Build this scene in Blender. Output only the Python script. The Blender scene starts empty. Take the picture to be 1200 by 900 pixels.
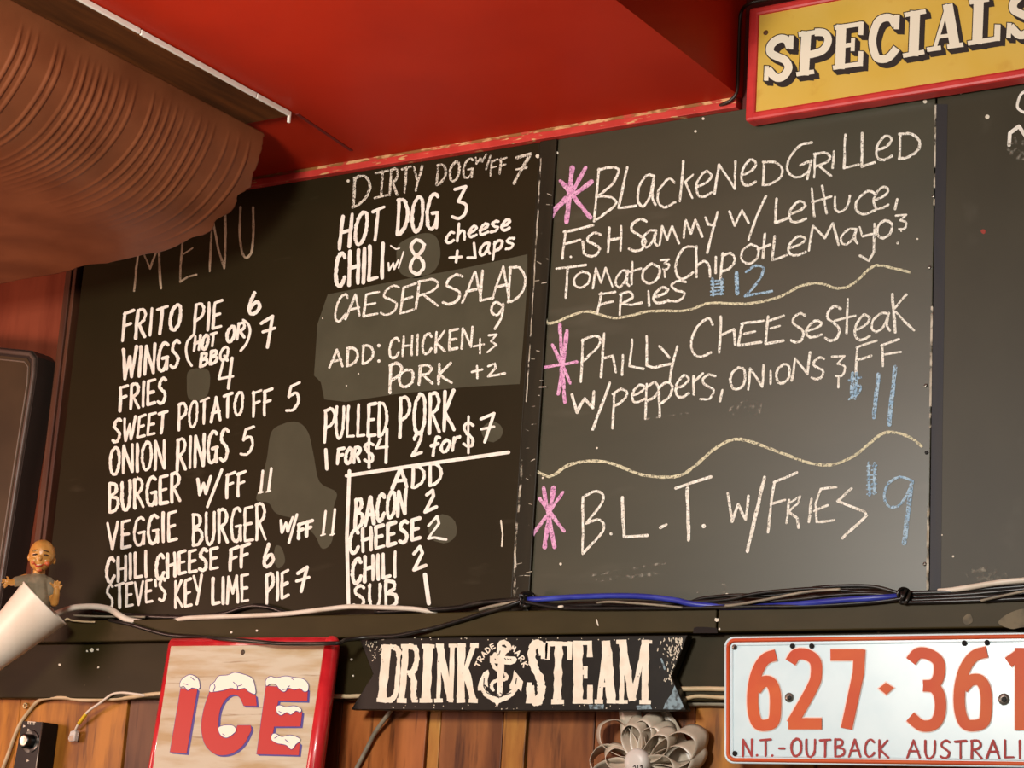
import bpy, bmesh, math, random
from mathutils import Vector, Matrix, noise
from mathutils.geometry import delaunay_2d_cdt
random.seed(7)
S = bpy.context.scene
COL = S.collection

# ------------------------------------------------------------------ camera
# world: X along the wall to the right, Y into the wall, Z up (0 = eye level)
CAM = [(0.84339331, -0.06202461, 0.53370467), (-0.07700978, 0.96910447, 0.23432034), (-0.5317492, -0.23872469, 0.81255973)]
FPX = 2449.38
DIST = 2.0358
cd = bpy.data.cameras.new('camera'); cam = bpy.data.objects.new('camera', cd); COL.objects.link(cam)
def w_of(c):      # camera-space (right, down, forward) to world
    a = [sum(CAM[i][k]*c[i] for i in range(3)) for k in range(3)]
    return Vector((a[0], a[2], -a[1]))
cx_, cy_, cz_ = w_of((1, 0, 0)), w_of((0, -1, 0)), w_of((0, 0, -1))
mw = Matrix((cx_, cy_, cz_)).transposed().to_4x4(); mw.translation = (0, -DIST, 0)
cam.matrix_world = mw
cd.sensor_width = 36; cd.lens = 36*FPX/1200; cd.clip_start = 0.05; cd.clip_end = 50
S.camera = cam
CO = Vector((0, -DIST, 0))

# ------------------------------------------------------------------ world, lights, exposure
S.view_settings.view_transform = 'Standard'; S.view_settings.look = 'None'
S.view_settings.gamma = 1; S.view_settings.use_curve_mapping = False
S.view_settings.exposure = 0.0
wd = bpy.data.worlds.new('room_ambient'); S.world = wd; wd.use_nodes = True
wd.node_tree.nodes['Background'].inputs[0].default_value = (1.0, 0.86, 0.72, 1)
wd.node_tree.nodes['Background'].inputs[1].default_value = 0.085
def area(name, loc, target, size, power, color, sy=None):
    l = bpy.data.lights.new(name, 'AREA'); l.size = size; l.energy = power; l.color = color
    if sy: l.shape = 'RECTANGLE'; l.size_y = sy
    o = bpy.data.objects.new(name, l); COL.objects.link(o); o.location = loc
    o.rotation_euler = (Vector(target)-Vector(loc)).to_track_quat('-Z', 'Y').to_euler()
    return o
area('pendant_lamp', (-1.20, -1.50, 0.56), (-1.32, 0, 0.5), 0.24, 19, (1.0, 0.97, 0.90))
area('room_fill', (0.1, -3.4, 1.0), (-1.2, 0, 0.4), 0.9, 9, (1.0, 0.95, 0.86))  # weak fill light, unseen, added behind the camera
area('pink_fill', (-2.55, -0.90, 0.20), (-1.95, -.3, 0.76), 0.35, 10.0, (1.0, 0.60, 0.47))  # unseen pink fill, added to brighten the canopy and the wall at left

# ------------------------------------------------------------------ helpers
def ray(u, v): return w_of(((u-600)/FPX, (v-450)/FPX, 1))
def P(u, v, y=0.0):
    r = ray(u, v); return CO + r*((y+DIST)/r.y)
def PZ(u, v, z):
    r = ray(u, v); return CO + r*(z/r.z)
def PX(u, v, x):
    r = ray(u, v); return CO + r*(x/r.x)
class Surf:       # a plane given by a point and a normal that faces the room
    def __init__(s, p, n): s.p = Vector(p); s.n = Vector(n).normalized()
    def __call__(s, u, v, h=0.0):
        r = ray(u, v); d = s.n; return CO + r*((s.p+s.n*h-CO).dot(d)/r.dot(d))
def wall(y): return Surf((0, y, 0), (0, -1, 0))
BOARD = wall(0.0)

def lin(c):
    return tuple(((x/255)/12.92 if x/255 <= .04045 else ((x/255+.055)/1.055)**2.4) for x in c)
def mat(name, col, rough=0.6, metal=0.0, col2=None, scale=(20, 20, 20), lo=.4, hi=.6, detail=4, bump=0, spec=.5, col3=None, scale3=(60, 60, 60), lo3=.6, hi3=.7, alpha=None, coat=0, trans=0):
    m = bpy.data.materials.new(name); m.use_nodes = True; nt = m.node_tree; N = nt.nodes; L = nt.links
    b = N['Principled BSDF']; b.inputs['Roughness'].default_value = rough; b.inputs['Metallic'].default_value = metal
    b.inputs['Specular IOR Level'].default_value = spec; b.inputs['Coat Weight'].default_value = coat
    b.inputs['Transmission Weight'].default_value = trans
    c = lin(col)+(1,); b.inputs['Base Color'].default_value = c
    tc = N.new('ShaderNodeTexCoord')
    def nz(sc, lo_, hi_, off):
        mp = N.new('ShaderNodeMapping'); mp.inputs['Scale'].default_value = sc; mp.inputs['Location'].default_value = (off, off*.7, off*1.3)
        L.new(tc.outputs['Object'], mp.inputs[0])
        n = N.new('ShaderNodeTexNoise'); n.inputs['Scale'].default_value = 1; n.inputs['Detail'].default_value = detail; L.new(mp.outputs[0], n.inputs['Vector'])
        r = N.new('ShaderNodeMapRange'); r.inputs['From Min'].default_value = lo_; r.inputs['From Max'].default_value = hi_; L.new(n.outputs['Fac'], r.inputs['Value'])
        return n, r
    src = None
    if col2:
        n, r = nz(scale, lo, hi, 3.1)
        x = N.new('ShaderNodeMix'); x.data_type = 'RGBA'; x.inputs[6].default_value = c; x.inputs[7].default_value = lin(col2)+(1,)
        L.new(r.outputs[0], x.inputs[0]); src = x.outputs[2]
        if bump:
            bp = N.new('ShaderNodeBump'); bp.inputs['Strength'].default_value = bump; bp.inputs['Distance'].default_value = .002
            L.new(n.outputs['Fac'], bp.inputs['Height']); L.new(bp.outputs[0], b.inputs['Normal'])
    if col3:
        n, r = nz(scale3, lo3, hi3, 11.7)
        x = N.new('ShaderNodeMix'); x.data_type = 'RGBA'; x.inputs[6].default_value = c; x.inputs[7].default_value = lin(col3)+(1,)
        if src: L.new(src, x.inputs[6])
        L.new(r.outputs[0], x.inputs[0]); src = x.outputs[2]
    if src: L.new(src, b.inputs['Base Color'])
    if alpha:     # dry chalk: broken by the board's grain
        n, r = nz((alpha[0],)*3, alpha[1], alpha[2], 5.5); r.inputs['To Min'].default_value = alpha[3]
        L.new(r.outputs[0], b.inputs['Alpha'])
    return m

def thing(name, label, cat, loc=(0, 0, 0), group=None):
    o = bpy.data.objects.new(name, None); COL.objects.link(o); o.location = loc; o.empty_display_size = .02
    o['label'] = label; o['category'] = cat
    if group: o['group'] = group
    return o
def tag(o, label, cat, group=None):
    o['label'] = label; o['category'] = cat
    if group: o['group'] = group
    return o
def base_of(o):
    v = Vector((0, 0, 0))
    while o: v = v+o.location; o = o.parent
    return v
def obj(name, bm, m, parent=None, loc=None, smooth=False, label=None):
    """bm holds world coordinates; the object's origin goes to its parent's base (or loc)"""
    if loc is None:
        if parent: loc = base_of(parent)
        else:
            loc = Vector((0, 0, 0))
            for v in bm.verts: loc += v.co
            loc /= max(1, len(bm.verts))
    loc = Vector(loc)
    for v in bm.verts: v.co -= loc
    me = bpy.data.meshes.new(name); bm.to_mesh(me); bm.free()
    for x in (m if isinstance(m, (list, tuple)) else [m]): me.materials.append(x)
    if smooth:
        for p in me.polygons: p.use_smooth = True
    o = bpy.data.objects.new(name, me); COL.objects.link(o)
    if parent: o.parent = parent; o.location = loc-base_of(parent)
    else: o.location = loc
    if label: o['label'] = label
    return o
def struct(name, bm, m, **k):
    o = obj(name, bm, m, **k)
    if o.parent is None: o['kind'] = 'structure'
    return o
def NB(): return bmesh.new()
def box(bm, x0, x1, y0, y1, z0, z1, bev=0, mi=0):
    vs = [bm.verts.new((x, y, z)) for x in (x0, x1) for y in (y0, y1) for z in (z0, z1)]
    fs = [bm.faces.new([vs[i] for i in q]) for q in ((0, 1, 3, 2), (4, 6, 7, 5), (0, 4, 5, 1), (2, 3, 7, 6), (0, 2, 6, 4), (1, 5, 7, 3))]
    for f in fs: f.material_index = mi
    if bev:
        es = list({e for f in fs for e in f.edges})
        r = bmesh.ops.bevel(bm, geom=es, offset=bev, segments=2, affect='EDGES', profile=.5)
        for f in r['faces']: f.material_index = mi
    return fs
def fixn(bm):
    bmesh.ops.recalc_face_normals(bm, faces=bm.faces[:]); return bm
def prism(bm, pts, surf, h0, h1, mi=0, side_mi=None):
    """solid with a pixel-traced outline lying on a surface, from height h0 to h1 above it"""
    top = [bm.verts.new(surf(u, v)+surf.n*h1) for u, v in pts]; bot = [bm.verts.new(surf(u, v)+surf.n*h0) for u, v in pts]
    n = len(pts); f = bm.faces.new(top); f.material_index = mi
    bm.faces.new(bot[::-1]).material_index = mi if side_mi is None else side_mi
    for i in range(n):
        bm.faces.new((top[i], bot[i], bot[(i+1) % n], top[(i+1) % n])).material_index = mi if side_mi is None else side_mi
    return f
def crom(pts, n=6, closed=False):
    pts = [Vector(p) for p in pts]
    if len(pts) < 3: return pts
    out = []; m = len(pts)
    for i in range(m if closed else m-1):
        if closed: a, b, c, d = pts[i-1], pts[i], pts[(i+1) % m], pts[(i+2) % m]
        else: a = pts[max(i-1, 0)]; b = pts[i]; c = pts[i+1]; d = pts[min(i+2, m-1)]
        for k in range(n):
            t = k/n
            out.append(.5*((2*b)+(c-a)*t+(2*a-5*b+4*c-d)*t*t+(3*b-a-3*c+d)*t**3))
    if not closed: out.append(pts[-1])
    return out
def tube(bm, pts, r, seg=8, smooth=True, mi=0, n=6, taper=None):
    q = crom(pts, n) if smooth else [Vector(p) for p in pts]
    rings = []; prev = None
    for i, p in enumerate(q):
        t = (q[min(i+1, len(q)-1)]-q[max(i-1, 0)]).normalized()
        if prev is None: a = t.orthogonal().normalized()
        else: a = (prev-t*prev.dot(t)).normalized()
        prev = a; b = t.cross(a)
        rr = r if taper is None else r*(1+(taper-1)*i/(len(q)-1))
        rings.append([bm.verts.new(p+(a*math.cos(k*2*math.pi/seg)+b*math.sin(k*2*math.pi/seg))*rr) for k in range(seg)])
    for A, B in zip(rings, rings[1:]):
        for k in range(seg):
            f = bm.faces.new((A[k], A[(k+1) % seg], B[(k+1) % seg], B[k])); f.material_index = mi; f.smooth = True
    for R_, s in ((rings[0], -1), (rings[-1], 1)):
        f = bm.faces.new(R_ if s > 0 else R_[::-1]); f.material_index = mi
    return bm
def lathe(bm, prof, o, axis, seg=24, mi=0, cap=True):
    """prof: (radius, distance along axis)"""
    axis = Vector(axis).normalized(); a = axis.orthogonal().normalized(); b = axis.cross(a); o = Vector(o)
    rings = [[bm.verts.new(o+axis*h+(a*math.cos(k*2*math.pi/seg)+b*math.sin(k*2*math.pi/seg))*max(r, 1e-5)) for k in range(seg)] for r, h in prof]
    for A, B in zip(rings, rings[1:]):
        for k in range(seg):
            f = bm.faces.new((A[k], A[(k+1) % seg], B[(k+1) % seg], B[k])); f.material_index = mi; f.smooth = True
    if cap:
        bm.faces.new(rings[0][::-1]).material_index = mi; bm.faces.new(rings[-1]).material_index = mi
    return bm

# --- drawing strokes on a surface (pixel polylines -> ribbons lying on it)
class Pen:
    """collects overlapping pixel polygons and lays their union on the surface as one clean sheet"""
    def __init__(s, surf, h=.0003): s.surf = surf; s.h = h; s.polys = []
    def poly(s, pts, smooth=False):
        s.polys.append([Vector(p).to_2d() for p in (crom(pts, 5, True) if smooth else pts)])
    def disc(s, c, r, n=10, wob=0):
        s.poly([(c[0]+r*(1+random.uniform(-wob, wob))*math.cos(a), c[1]+r*(1+random.uniform(-wob, wob))*math.sin(a)) for a in [2*math.pi*i/n+.13 for i in range(n)]])
    def line(s, pts, w, smooth=False, cap='round', jit=0.0, w2=None):
        q = [Vector(p) for p in pts]
        if smooth: q = crom(q, 6)
        elif jit:
            r = []
            for a, b in zip(q, q[1:]):
                m = max(1, int((b-a).length/7)); r += [a.lerp(b, k/m) for k in range(m)]
            q = r+[q[-1]]
        if jit: q = [p+Vector((random.uniform(-jit, jit), random.uniform(-jit, jit))) for p in q]
        n = len(q)
        ws = [(w if w2 is None else w+(w2-w)*i/(n-1))*(1+random.uniform(-.18, .18)*(1 if jit else 0)) for i in range(n)]
        if cap == 'round':
            for i, (p, ww) in enumerate(zip(q, ws)):
                if i in (0, n-1) or (q[i+1]-q[i]).length > 1e-6 and (q[i]-q[i-1]).length > 1e-6 and (q[i+1]-q[i]).angle(q[i]-q[i-1]) > .2: s.disc(p, ww/2, 8)
            for i in range(n-1):
                d = q[i+1]-q[i]
                if d.length < 1e-6: continue
                nn = Vector((-d.y, d.x)).normalized()
                s.poly((q[i]+nn*ws[i]/2, q[i+1]+nn*ws[i+1]/2, q[i+1]-nn*ws[i+1]/2, q[i]-nn*ws[i]/2))
        else:
            L_, R_ = [], []
            for i, p in enumerate(q):
                d0 = (q[i]-q[i-1]).normalized() if i else (q[1]-q[0]).normalized()
                d1 = (q[i+1]-q[i]).normalized() if i < n-1 else d0
                t = (d0+d1).normalized() if (d0+d1).length > 1e-6 else d0
                m = Vector((-t.y, t.x)); k = min(2.0, 1/max(.3, m.dot(Vector((-d0.y, d0.x)))))
                L_.append(p+m*ws[i]/2*k); R_.append(p-m*ws[i]/2*k)
            for i in range(n-1): s.poly((L_[i], L_[i+1], R_[i])); s.poly((L_[i+1], R_[i+1], R_[i]))
    def done(s, name, m, parent, label=None):
        ar = lambda q: sum(a.x*c.y-c.x*a.y for a, c in zip(q, q[1:]+q[:1]))/2
        src_area = sum(abs(ar(q)) for q in s.polys)
        for attempt in range(12):
            vs, fs = [], []; rg = random.Random(attempt)
            for q in s.polys:
                q = [p+Vector((rg.uniform(-1, 1), rg.uniform(-1, 1)))*.004*attempt for p in q]
                if ar(q) < 0: q = q[::-1]
                b = len(vs); vs += q; fs.append(list(range(b, b+len(q))))
            ov, oe, of, iv, ie, if_ = delaunay_2d_cdt(vs, [], fs, 1, 1e-4, True)
            if sum(abs(ar([ov[k] for k in f])) for f, o in zip(of, if_) if o) < src_area*1.02+.5: break
        bm = NB(); bv = [bm.verts.new(s.surf(p[0], p[1], s.h)) for p in ov]
        for f, src in zip(of, if_):
            if src:
                g_ = bm.faces.new([bv[k] for k in f]); g_.normal_update()
                if g_.normal.dot(s.surf.n) < 0: g_.normal_flip()
        for v in [v for v in bm.verts if not v.link_faces]: bm.verts.remove(v)
        return obj(name, bm, m, parent, label=label)

# --- hand lettering: every glyph is a few strokes in a unit box; '~' = curved
C_ = '~'
G = {
 'A': (.5, [[(0, 0), (.5, 1), (1, 0)], [(.15, .36), (.88, .38)]]), 'B': (.42, [[(.05, 0), (.05, 1)], [C_, (.05, 1), (.7, .95), (.75, .7), (.08, .52)], [C_, (.08, .52), (.85, .45), (.98, .2), (.6, .02), (.05, 0)]]),
 'C': (.4, [[C_, (.95, .85), (.7, 1), (.3, .92), (.04, .6), (.06, .2), (.4, 0), (.75, .08), (1, .25)]]), 'D': (.42, [[(.05, 0), (.05, 1)], [C_, (.0, 1), (.6, .95), (.97, .6), (.85, .25), (.4, .03), (.02, 0)]]),
 'E': (.38, [[(.95, 1), (.08, .97), (.06, .02), (1, .04)], [(.06, .5), (.8, .52)]]), 'F': (.38, [[(.08, 0), (.06, .98)], [(-.05, .95), (1, 1)], [(.06, .52), (.85, .56)]]),
 'G': (.44, [[C_, (.95, .9), (.65, 1), (.25, .88), (.03, .5), (.15, .12), (.5, 0), (.85, .12), (.95, .42)], [(.5, .45), (1.02, .46)], [(.95, .45), (.97, .02)]]),
 'H': (.42, [[(.04, 0), (.06, 1)], [(.96, 0), (.94, 1)], [(.04, .5), (.96, .52)]]), 'I': (.1, [[(.5, 0), (.5, 1)]]), 'J': (.3, [[C_, (.8, 1), (.8, .3), (.5, .02), (0, .08)]]),
 'K': (.42, [[(.06, 0), (.06, 1)], [(.9, 1), (.08, .48), (1, 0)]]), 'L': (.36, [[(.08, 1), (.05, .03), (1, .05)]]), 'M': (.6, [[(.02, 0), (.14, 1), (.5, .35), (.85, 1), (.98, 0)]]),
 'N': (.46, [[(.04, 0), (.06, 1), (.94, 0), (.96, 1)]]), 'O': (.44, [[C_, (.55, 1), (.15, .82), (.02, .45), (.2, .08), (.55, 0), (.9, .2), (.98, .6), (.85, .92), (.5, 1)]]),
 'P': (.4, [[(.06, 0), (.06, 1)], [C_, (.02, .98), (.6, 1), (.97, .8), (.8, .55), (.08, .42)]]), 'Q': (.46, [[C_, (.55, 1), (.15, .82), (.02, .45), (.2, .08), (.55, 0), (.9, .2), (.98, .6), (.85, .92), (.5, 1)], [(.6, .3), (1.02, -.08)]]),
 'R': (.42, [[(.06, 0), (.06, 1)], [C_, (.02, .98), (.6, 1), (.9, .8), (.7, .58), (.1, .46)], [(.3, .48), (1, 0)]]),
 'S': (.38, [[C_, (.95, .9), (.6, 1), (.2, .88), (.12, .68), (.5, .52), (.9, .32), (.75, .06), (.35, 0), (0, .1)]]),
 'T': (.44, [[(.5, 0), (.5, .97)], [(0, .95), (1, 1)]]), 'U': (.42, [[C_, (.05, 1), (.05, .35), (.25, .03), (.6, .02), (.9, .3), (.95, 1)]]), 'V': (.45, [[(.0, 1), (.45, 0), (1, 1)]]),
 'W': (.6, [[(0, 1), (.24, 0), (.5, .7), (.74, .02), (1, 1)]]), 'X': (.4, [[(0, 1), (1, 0)], [(0, 0), (1, 1)]]), 'Y': (.44, [[(0, 1), (.48, .48)], [(1, 1), (.4, 0)]]),
 '0': (.4, [[C_, (.5, 1), (.05, .6), (.2, .1), (.55, 0), (.95, .4), (.85, .85), (.5, 1)]]), '1': (.1, [[(.5, 0), (.5, 1)]]),
 '2': (.4, [[C_, (.1, .75), (.3, .98), (.75, .95), (.8, .7), (.4, .3), (0, .03)], [(0, .03), (1, .08)]]), '3': (.4, [[(.1, .95), (.95, 1), (.4, .6)], [C_, (.4, .6), (.85, .52), (.98, .28), (.7, .03), (0, .06)]]),
 '4': (.44, [[(.35, 1), (0, .4), (1, .45)], [(.85, 1), (.75, 0)]]), '5': (.4, [[(.95, 1), (.3, .95), (.15, .58)], [C_, (.15, .58), (.7, .65), (.95, .35), (.6, .03), (0, .08)]]),
 '6': (.38, [[C_, (.4, 1), (.08, .5), (.1, .12), (.5, 0), (.95, .2), (.85, .48), (.5, .5), (.12, .3)]]), '7': (.44, [[(.0, .88), (.95, 1), (.45, 0)], [(.1, .45), (1, .56)]]),
 '8': (.4, [[C_, (.85, .9), (.45, 1), (.15, .82), (.3, .6), (.75, .42), (.85, .18), (.5, 0), (.1, .15), (.3, .45), (.75, .65), (.9, .85)]]),
 '9': (.4, [[C_, (.95, .85), (.55, 1), (.1, .85), (.1, .6), (.5, .52), (.92, .75), (.95, .85)], [(.95, .85), (.55, 0)]]),
 '/': (.35, [[(0, -.15), (1, 1.1)]]), "'": (.1, [[(.4, 1), (.6, .72)]]), ':': (.1, [[(.5, .1), (.5, .14)], [(.5, .9), (.5, .94)]]), '-': (.3, [[(0, .45), (1, .45)]]), '.': (.12, [[(.4, .05), (.6, .05)]]),
 '$': (.36, [[C_, (.95, .74), (.5, .82), (.08, .7), (.3, .52), (.8, .4), (.9, .22), (.5, .14), (0, .22)], [(.5, 1), (.48, -.05)]]),
 '+': (.4, [[(0, .5), (1, .55)], [(.5, 0), (.5, 1)]]),
 'a': (.5, [[C_, (.85, .95), (.45, .98), (.05, .6), (.05, .15), (.35, 0), (.7, .35), (.88, .95)], [C_, (.88, .95), (.82, .3), (1, .0)]]), 'c': (.45, [[C_, (.95, .85), (.6, 1), (.1, .6), (.1, .2), (.45, 0), (1, .15)]]),
 'e': (.45, [[C_, (.1, .42), (.65, .55), (.95, .8), (.6, 1), (.2, .75), (.02, .4), (.2, .05), (.6, .0), (1, .12)]]), 'h': (.45, [[(.05, 0), (.1, 1.7)], [C_, (.08, .6), (.5, .95), (.85, .7), (.95, 0)]]),
 's': (.4, [[C_, (.95, .9), (.5, 1), (.1, .8), (.4, .55), (.9, .35), (.6, .02), (0, .05)]]), 'p': (.45, [[(.1, .95), (.05, -.7)], [C_, (.08, .75), (.5, 1), (.95, .75), (.7, .25), (.1, .12)]]),
 'm': (.7, [[(0, 0), (.08, 1), (.35, .25), (.55, .95), (.9, .0)]]), 'n': (.45, [[(0, 0), (.08, 1)], [C_, (.08, .6), (.5, .98), (.95, 0)]]), 'o': (.45, [[C_, (.5, 1), (.08, .7), (.05, .25), (.45, 0), (.9, .25), (.95, .75), (.5, 1)]]),
 'r': (.35, [[(.1, 0), (.1, 1)], [C_, (.1, .55), (.4, .95), (1, 1)]]), 'f': (.4, [[C_, (1, 1.4), (.6, 1.5), (.45, 1), (.4, -.1)], [(0, .8), (.9, .9)]]), 'u': (.45, [[C_, (.02, 1), (.1, .2), (.45, 0), (.85, .4), (.95, 1)]]), 'w': (.6, [[(0, 1), (.24, 0), (.5, .8), (.74, .02), (1, 1)]]),
}
def glyph(pen, ch, x0, x1, yt, yb, w, sl=0, skew=0, jit=.35, cap='round'):
    """sl: shift to the right at the top (px); skew: drop of the right side (px)"""
    for st in G[ch][1]:
        c = st[0] == C_; pts = st[1:] if c else st
        q = [(x0+gx*(x1-x0)+sl*gy, yb+skew*gx-gy*(yb-yt)) for gx, gy in pts]
        pen.line(q, w*random.uniform(.9, 1.1), smooth=c, jit=jit, cap=cap)
def word(pen, text, a, b, h0, h1, w, sl=2, jit=.35, gap=.17):
    tot = sum(G[c][0] for c in text)+gap*(len(text)-1); t = 0
    for i, c in enumerate(text):
        f0 = t/tot; f1 = (t+G[c][0])/tot; t += G[c][0]+gap
        X = lambda f: a[0]+(b[0]-a[0])*f
        Y = lambda f: a[1]+(b[1]-a[1])*f
        h = h0+(h1-h0)*(f0+f1)/2; dy = random.uniform(-.8, .8)
        glyph(pen, c, X(f0), X(f1), Y(f0)-h+dy, Y(f0)+dy, w, sl, Y(f1)-Y(f0), jit)

# ------------------------------------------------------------------ materials
M = {}
M['red_ceiling'] = mat('red_ceiling_paint', (196, 46, 19), 0.5, col2=(186, 41, 16), scale=(5, 5, 5), spec=0.12)
M['red_trim'] = mat('worn_red_trim', (205, 62, 52), .5, col2=(190, 50, 40), scale=(30, 30, 30), col3=(215, 170, 115), scale3=(45, 90, 200), lo3=.62, hi3=.68)
M['worn_edge'] = mat('worn_yellow_edge', (150, 95, 45), .6, col2=(220, 170, 115), scale=(40, 80, 120), lo=.46, hi=.56, col3=(190, 70, 50), scale3=(60, 60, 160), lo3=.56, hi3=.62)
M['slate_left'] = mat('glossy_blackboard', (38, 31, 15), .45, col2=(43, 35, 18), scale=(8, 8, 8), lo=.35, hi=.75, col3=(62, 54, 38), scale3=(9, 30, 40), lo3=.66, hi3=.85, spec=0.15)
M['slate_patch'] = mat('matt_black_touch_up', (78, 75, 58), .55, col2=(71, 68, 52), scale=(25, 25, 25), lo=.3, hi=.7, spec=0.2)
M['slate_mid'] = mat('chalky_blackboard', (58, 56, 38), 0.42, col2=(65, 62, 43), scale=(7, 7, 18), lo=.35, hi=.75, col3=(86, 82, 66), scale3=(6, 20, 22), lo3=.62, hi3=.9, spec=0.55)
M['slate_right'] = mat('worn_blackboard', (54, 48, 31), .5, col2=(60, 54, 36), scale=(14, 14, 9), lo=.35, hi=.75, col3=(74, 68, 54), scale3=(20, 20, 14), lo3=.64, hi3=.85, spec=0.3)
M['slate_blue'] = mat('dusty_blue_black', (44, 41, 42), .55, col2=(38, 37, 43), scale=(90, 90, 12), lo=.4, hi=.6, spec=0.3)
M['batten'] = mat('black_batten', (36, 31, 18), .5, col2=(43, 37, 23), scale=(60, 60, 12), lo=.4, hi=.65, col3=(120, 112, 98), scale3=(70, 70, 30), lo3=.69, hi3=.8, spec=0.2)
M['rail'] = mat('black_painted_rail', (54, 45, 21), .5, col2=(61, 51, 26), scale=(14, 14, 30), lo=.35, hi=.7, col3=(82, 70, 46), scale3=(16, 16, 16), lo3=.66, hi3=.8, bump=.15, spec=0.15)
M['rail_low'] = mat('black_painted_plank', (42, 35, 14), .5, col2=(49, 41, 19), scale=(9, 9, 30), lo=.35, hi=.7, col3=(95, 86, 66), scale3=(90, 90, 90), lo3=.74, hi3=.78, bump=.15, spec=0.15)
W_ = [((184, 120, 44), (128, 76, 26)), ((112, 72, 44), (82, 48, 26)), ((176, 104, 52), (134, 72, 32)), ((146, 88, 44), (100, 54, 24)), ((188, 134, 58), (146, 90, 34))]
for i, (a, b) in enumerate(W_):
    M['wood%d' % i] = mat('wood_plank_tone_%s' % 'abcde'[i], a, .45, col2=b, scale=(38, 38, 7), lo=.38, hi=.64, detail=6, col3=(62, 30, 12), scale3=(95, 95, 10), lo3=.56, hi3=.74, bump=.3, spec=.25)
M['wood_red'] = mat('reddish_wood_panel', (136, 68, 46), .5, col2=(116, 54, 36), scale=(40, 40, 6), lo=.38, hi=.66, detail=5, spec=0.2)
M['groove'] = mat('dark_groove', (24, 13, 8), .9)
M['marker'] = mat('white_paint_marker', (246, 240, 228), .7, col2=(226, 219, 205), scale=(90, 90, 90), lo=.45, hi=.7)
M['faded'] = mat('faded_chalk', (176, 158, 132), .9, col2=(126, 108, 86), scale=(60, 60, 25), lo=.4, hi=.65, alpha=(500, .28, .45, .35))
M['chalk'] = mat('white_chalk', (250, 246, 234), .95, col2=(226, 220, 204), scale=(200, 200, 200), lo=.4, hi=.6, alpha=(520, 0.32, 0.46, 0.2))
M['thinchalk'] = mat('soft_white_chalk', (222, 214, 196), .95, alpha=(480, .38, .55, .15))
M['pink'] = mat('pink_chalk', (234, 178, 212), .95, col2=(216, 148, 192), scale=(150, 150, 150), alpha=(520, .30, .5, .25))
M['blue'] = mat('blue_chalk', (146, 182, 210), .95, col2=(176, 204, 222), scale=(150, 150, 150), alpha=(520, .34, .54, .12))
M['yellow'] = mat('pale_yellow_chalk', (224, 217, 182), .95, col2=(206, 199, 168), scale=(150, 150, 150), alpha=(520, .34, .52, .15))
M['dust'] = mat('chalk_dust', (150, 144, 130), .95, alpha=(160, .52, .72, .0))
M['chip'] = mat('bare_white_chip', (225, 215, 195), .8)
M['chipline'] = mat('chipped_white_edge', (200, 190, 172), .8, alpha=(60, .42, .5, .0), col2=(150, 140, 120), scale=(80, 80, 80))

# ------------------------------------------------------------------ setting
ZC = 0.918           # underside of the red soffit
XS = -1.04           # its right-hand end
bm = NB(); box(bm, -3.4, XS, -1.7, 0.012, ZC, 1.5); struct('ceiling', bm, M['red_ceiling'])
bm = NB(); box(bm, XS+.002, 0.9, -1.7, 0.02, 1.46, 1.5); struct('ceiling_upper', bm, M['red_ceiling'])
bm = NB()            # seam between two painted ceiling sheets
q = [PZ(348, 133, ZC), PZ(412, 176, ZC)]
d = (q[1]-q[0]).normalized(); n_ = Vector((d.y, -d.x, 0))*.0022
vs = [bm.verts.new(p+s*n_+Vector((0, 0, k))) for p in q for s in (1, -1) for k in (0, -.0012)]
for f in ((0, 2, 6, 4), (1, 5, 7, 3), (0, 4, 5, 1), (2, 3, 7, 6), (0, 1, 3, 2), (4, 6, 7, 5)): bm.faces.new([vs[i] for i in f])
struct('trim_6', fixn(bm), mat('red_seam', (120, 26, 17), .6))
# back wall: planks, every one with its own tone, grooves between them (one surface)
YW = 0.014
seams = [-3.40, -3.26, -3.13, -2.98, -2.86, -2.72, -2.58, -2.42]+[P(u, 862, YW).x for u in (21, 148, 260, 400, 501, 516, 590, 618, 697, 815)]+[-0.93, -0.78, -0.62, -0.48, -0.33, -0.2, -0.06, 0.08, 0.2, 0.34]
tone = [3, 0, 2, 3, 0, 1]+[0, 0, 0, 1, 3, 2, 4, 3, 4, 3, 3, 0, 2, 3, 0, 3, 2, 0, 3, 1, 0, 3]
bm = NB()
for i, (a, b) in enumerate(zip(seams, seams[1:])):
    box(bm, a+.0009, b-.0009, YW-.0015*(i % 3), YW+.02, -.25, 0.30, .001, mi=tone[i])
box(bm, seams[0], seams[-1], YW+.006, YW+.022, -.25, 1.4, mi=5)
box(bm, -3.4, -2.094, YW-.002, YW+.02, 0.30, 1.4, mi=6)
struct('wall_back', bm, [M['wood%d' % i] for i in range(5)]+[M['groove'], M['wood_red']])
bm = NB()            # wall above the boards at the right, behind the sign
box(bm, XS+.001, 0.34, .002, .02, .88, 1.5); struct('wall_upper', bm, mat('dark_red_wall', (92, 22, 14), .6))
# red moulding under the soffit, with the paint worn off along its upper edge
bm = NB(); box(bm, -3.4, XS-.002, -.009, .012, .9035, .9125, .0008); struct('trim_1', bm, M['red_trim'])
bm = NB(); box(bm, -3.4, XS-.004, -.006, .012, .9127, .9178, .0006); struct('trim_2', bm, M['worn_edge'])
# rails under the boards
RB0, RB1 = .2932, .3212
XB = P(840, 728, -.02).x
bm = NB(); box(bm, -3.40, XB-.0008, -.02, YW, RB0, RB1, .0015); struct('trim_3', bm, M['rail'])
bm = NB(); box(bm, XB+.0008, 0.34, -.0195, YW, RB0, RB1, .0015); struct('trim_4', bm, M['rail'])
bm = NB(); box(bm, -3.40, 0.34, -.006, YW, .2205, RB0-.0002, .0015); struct('trim_5', bm, M['rail_low'])
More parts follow.
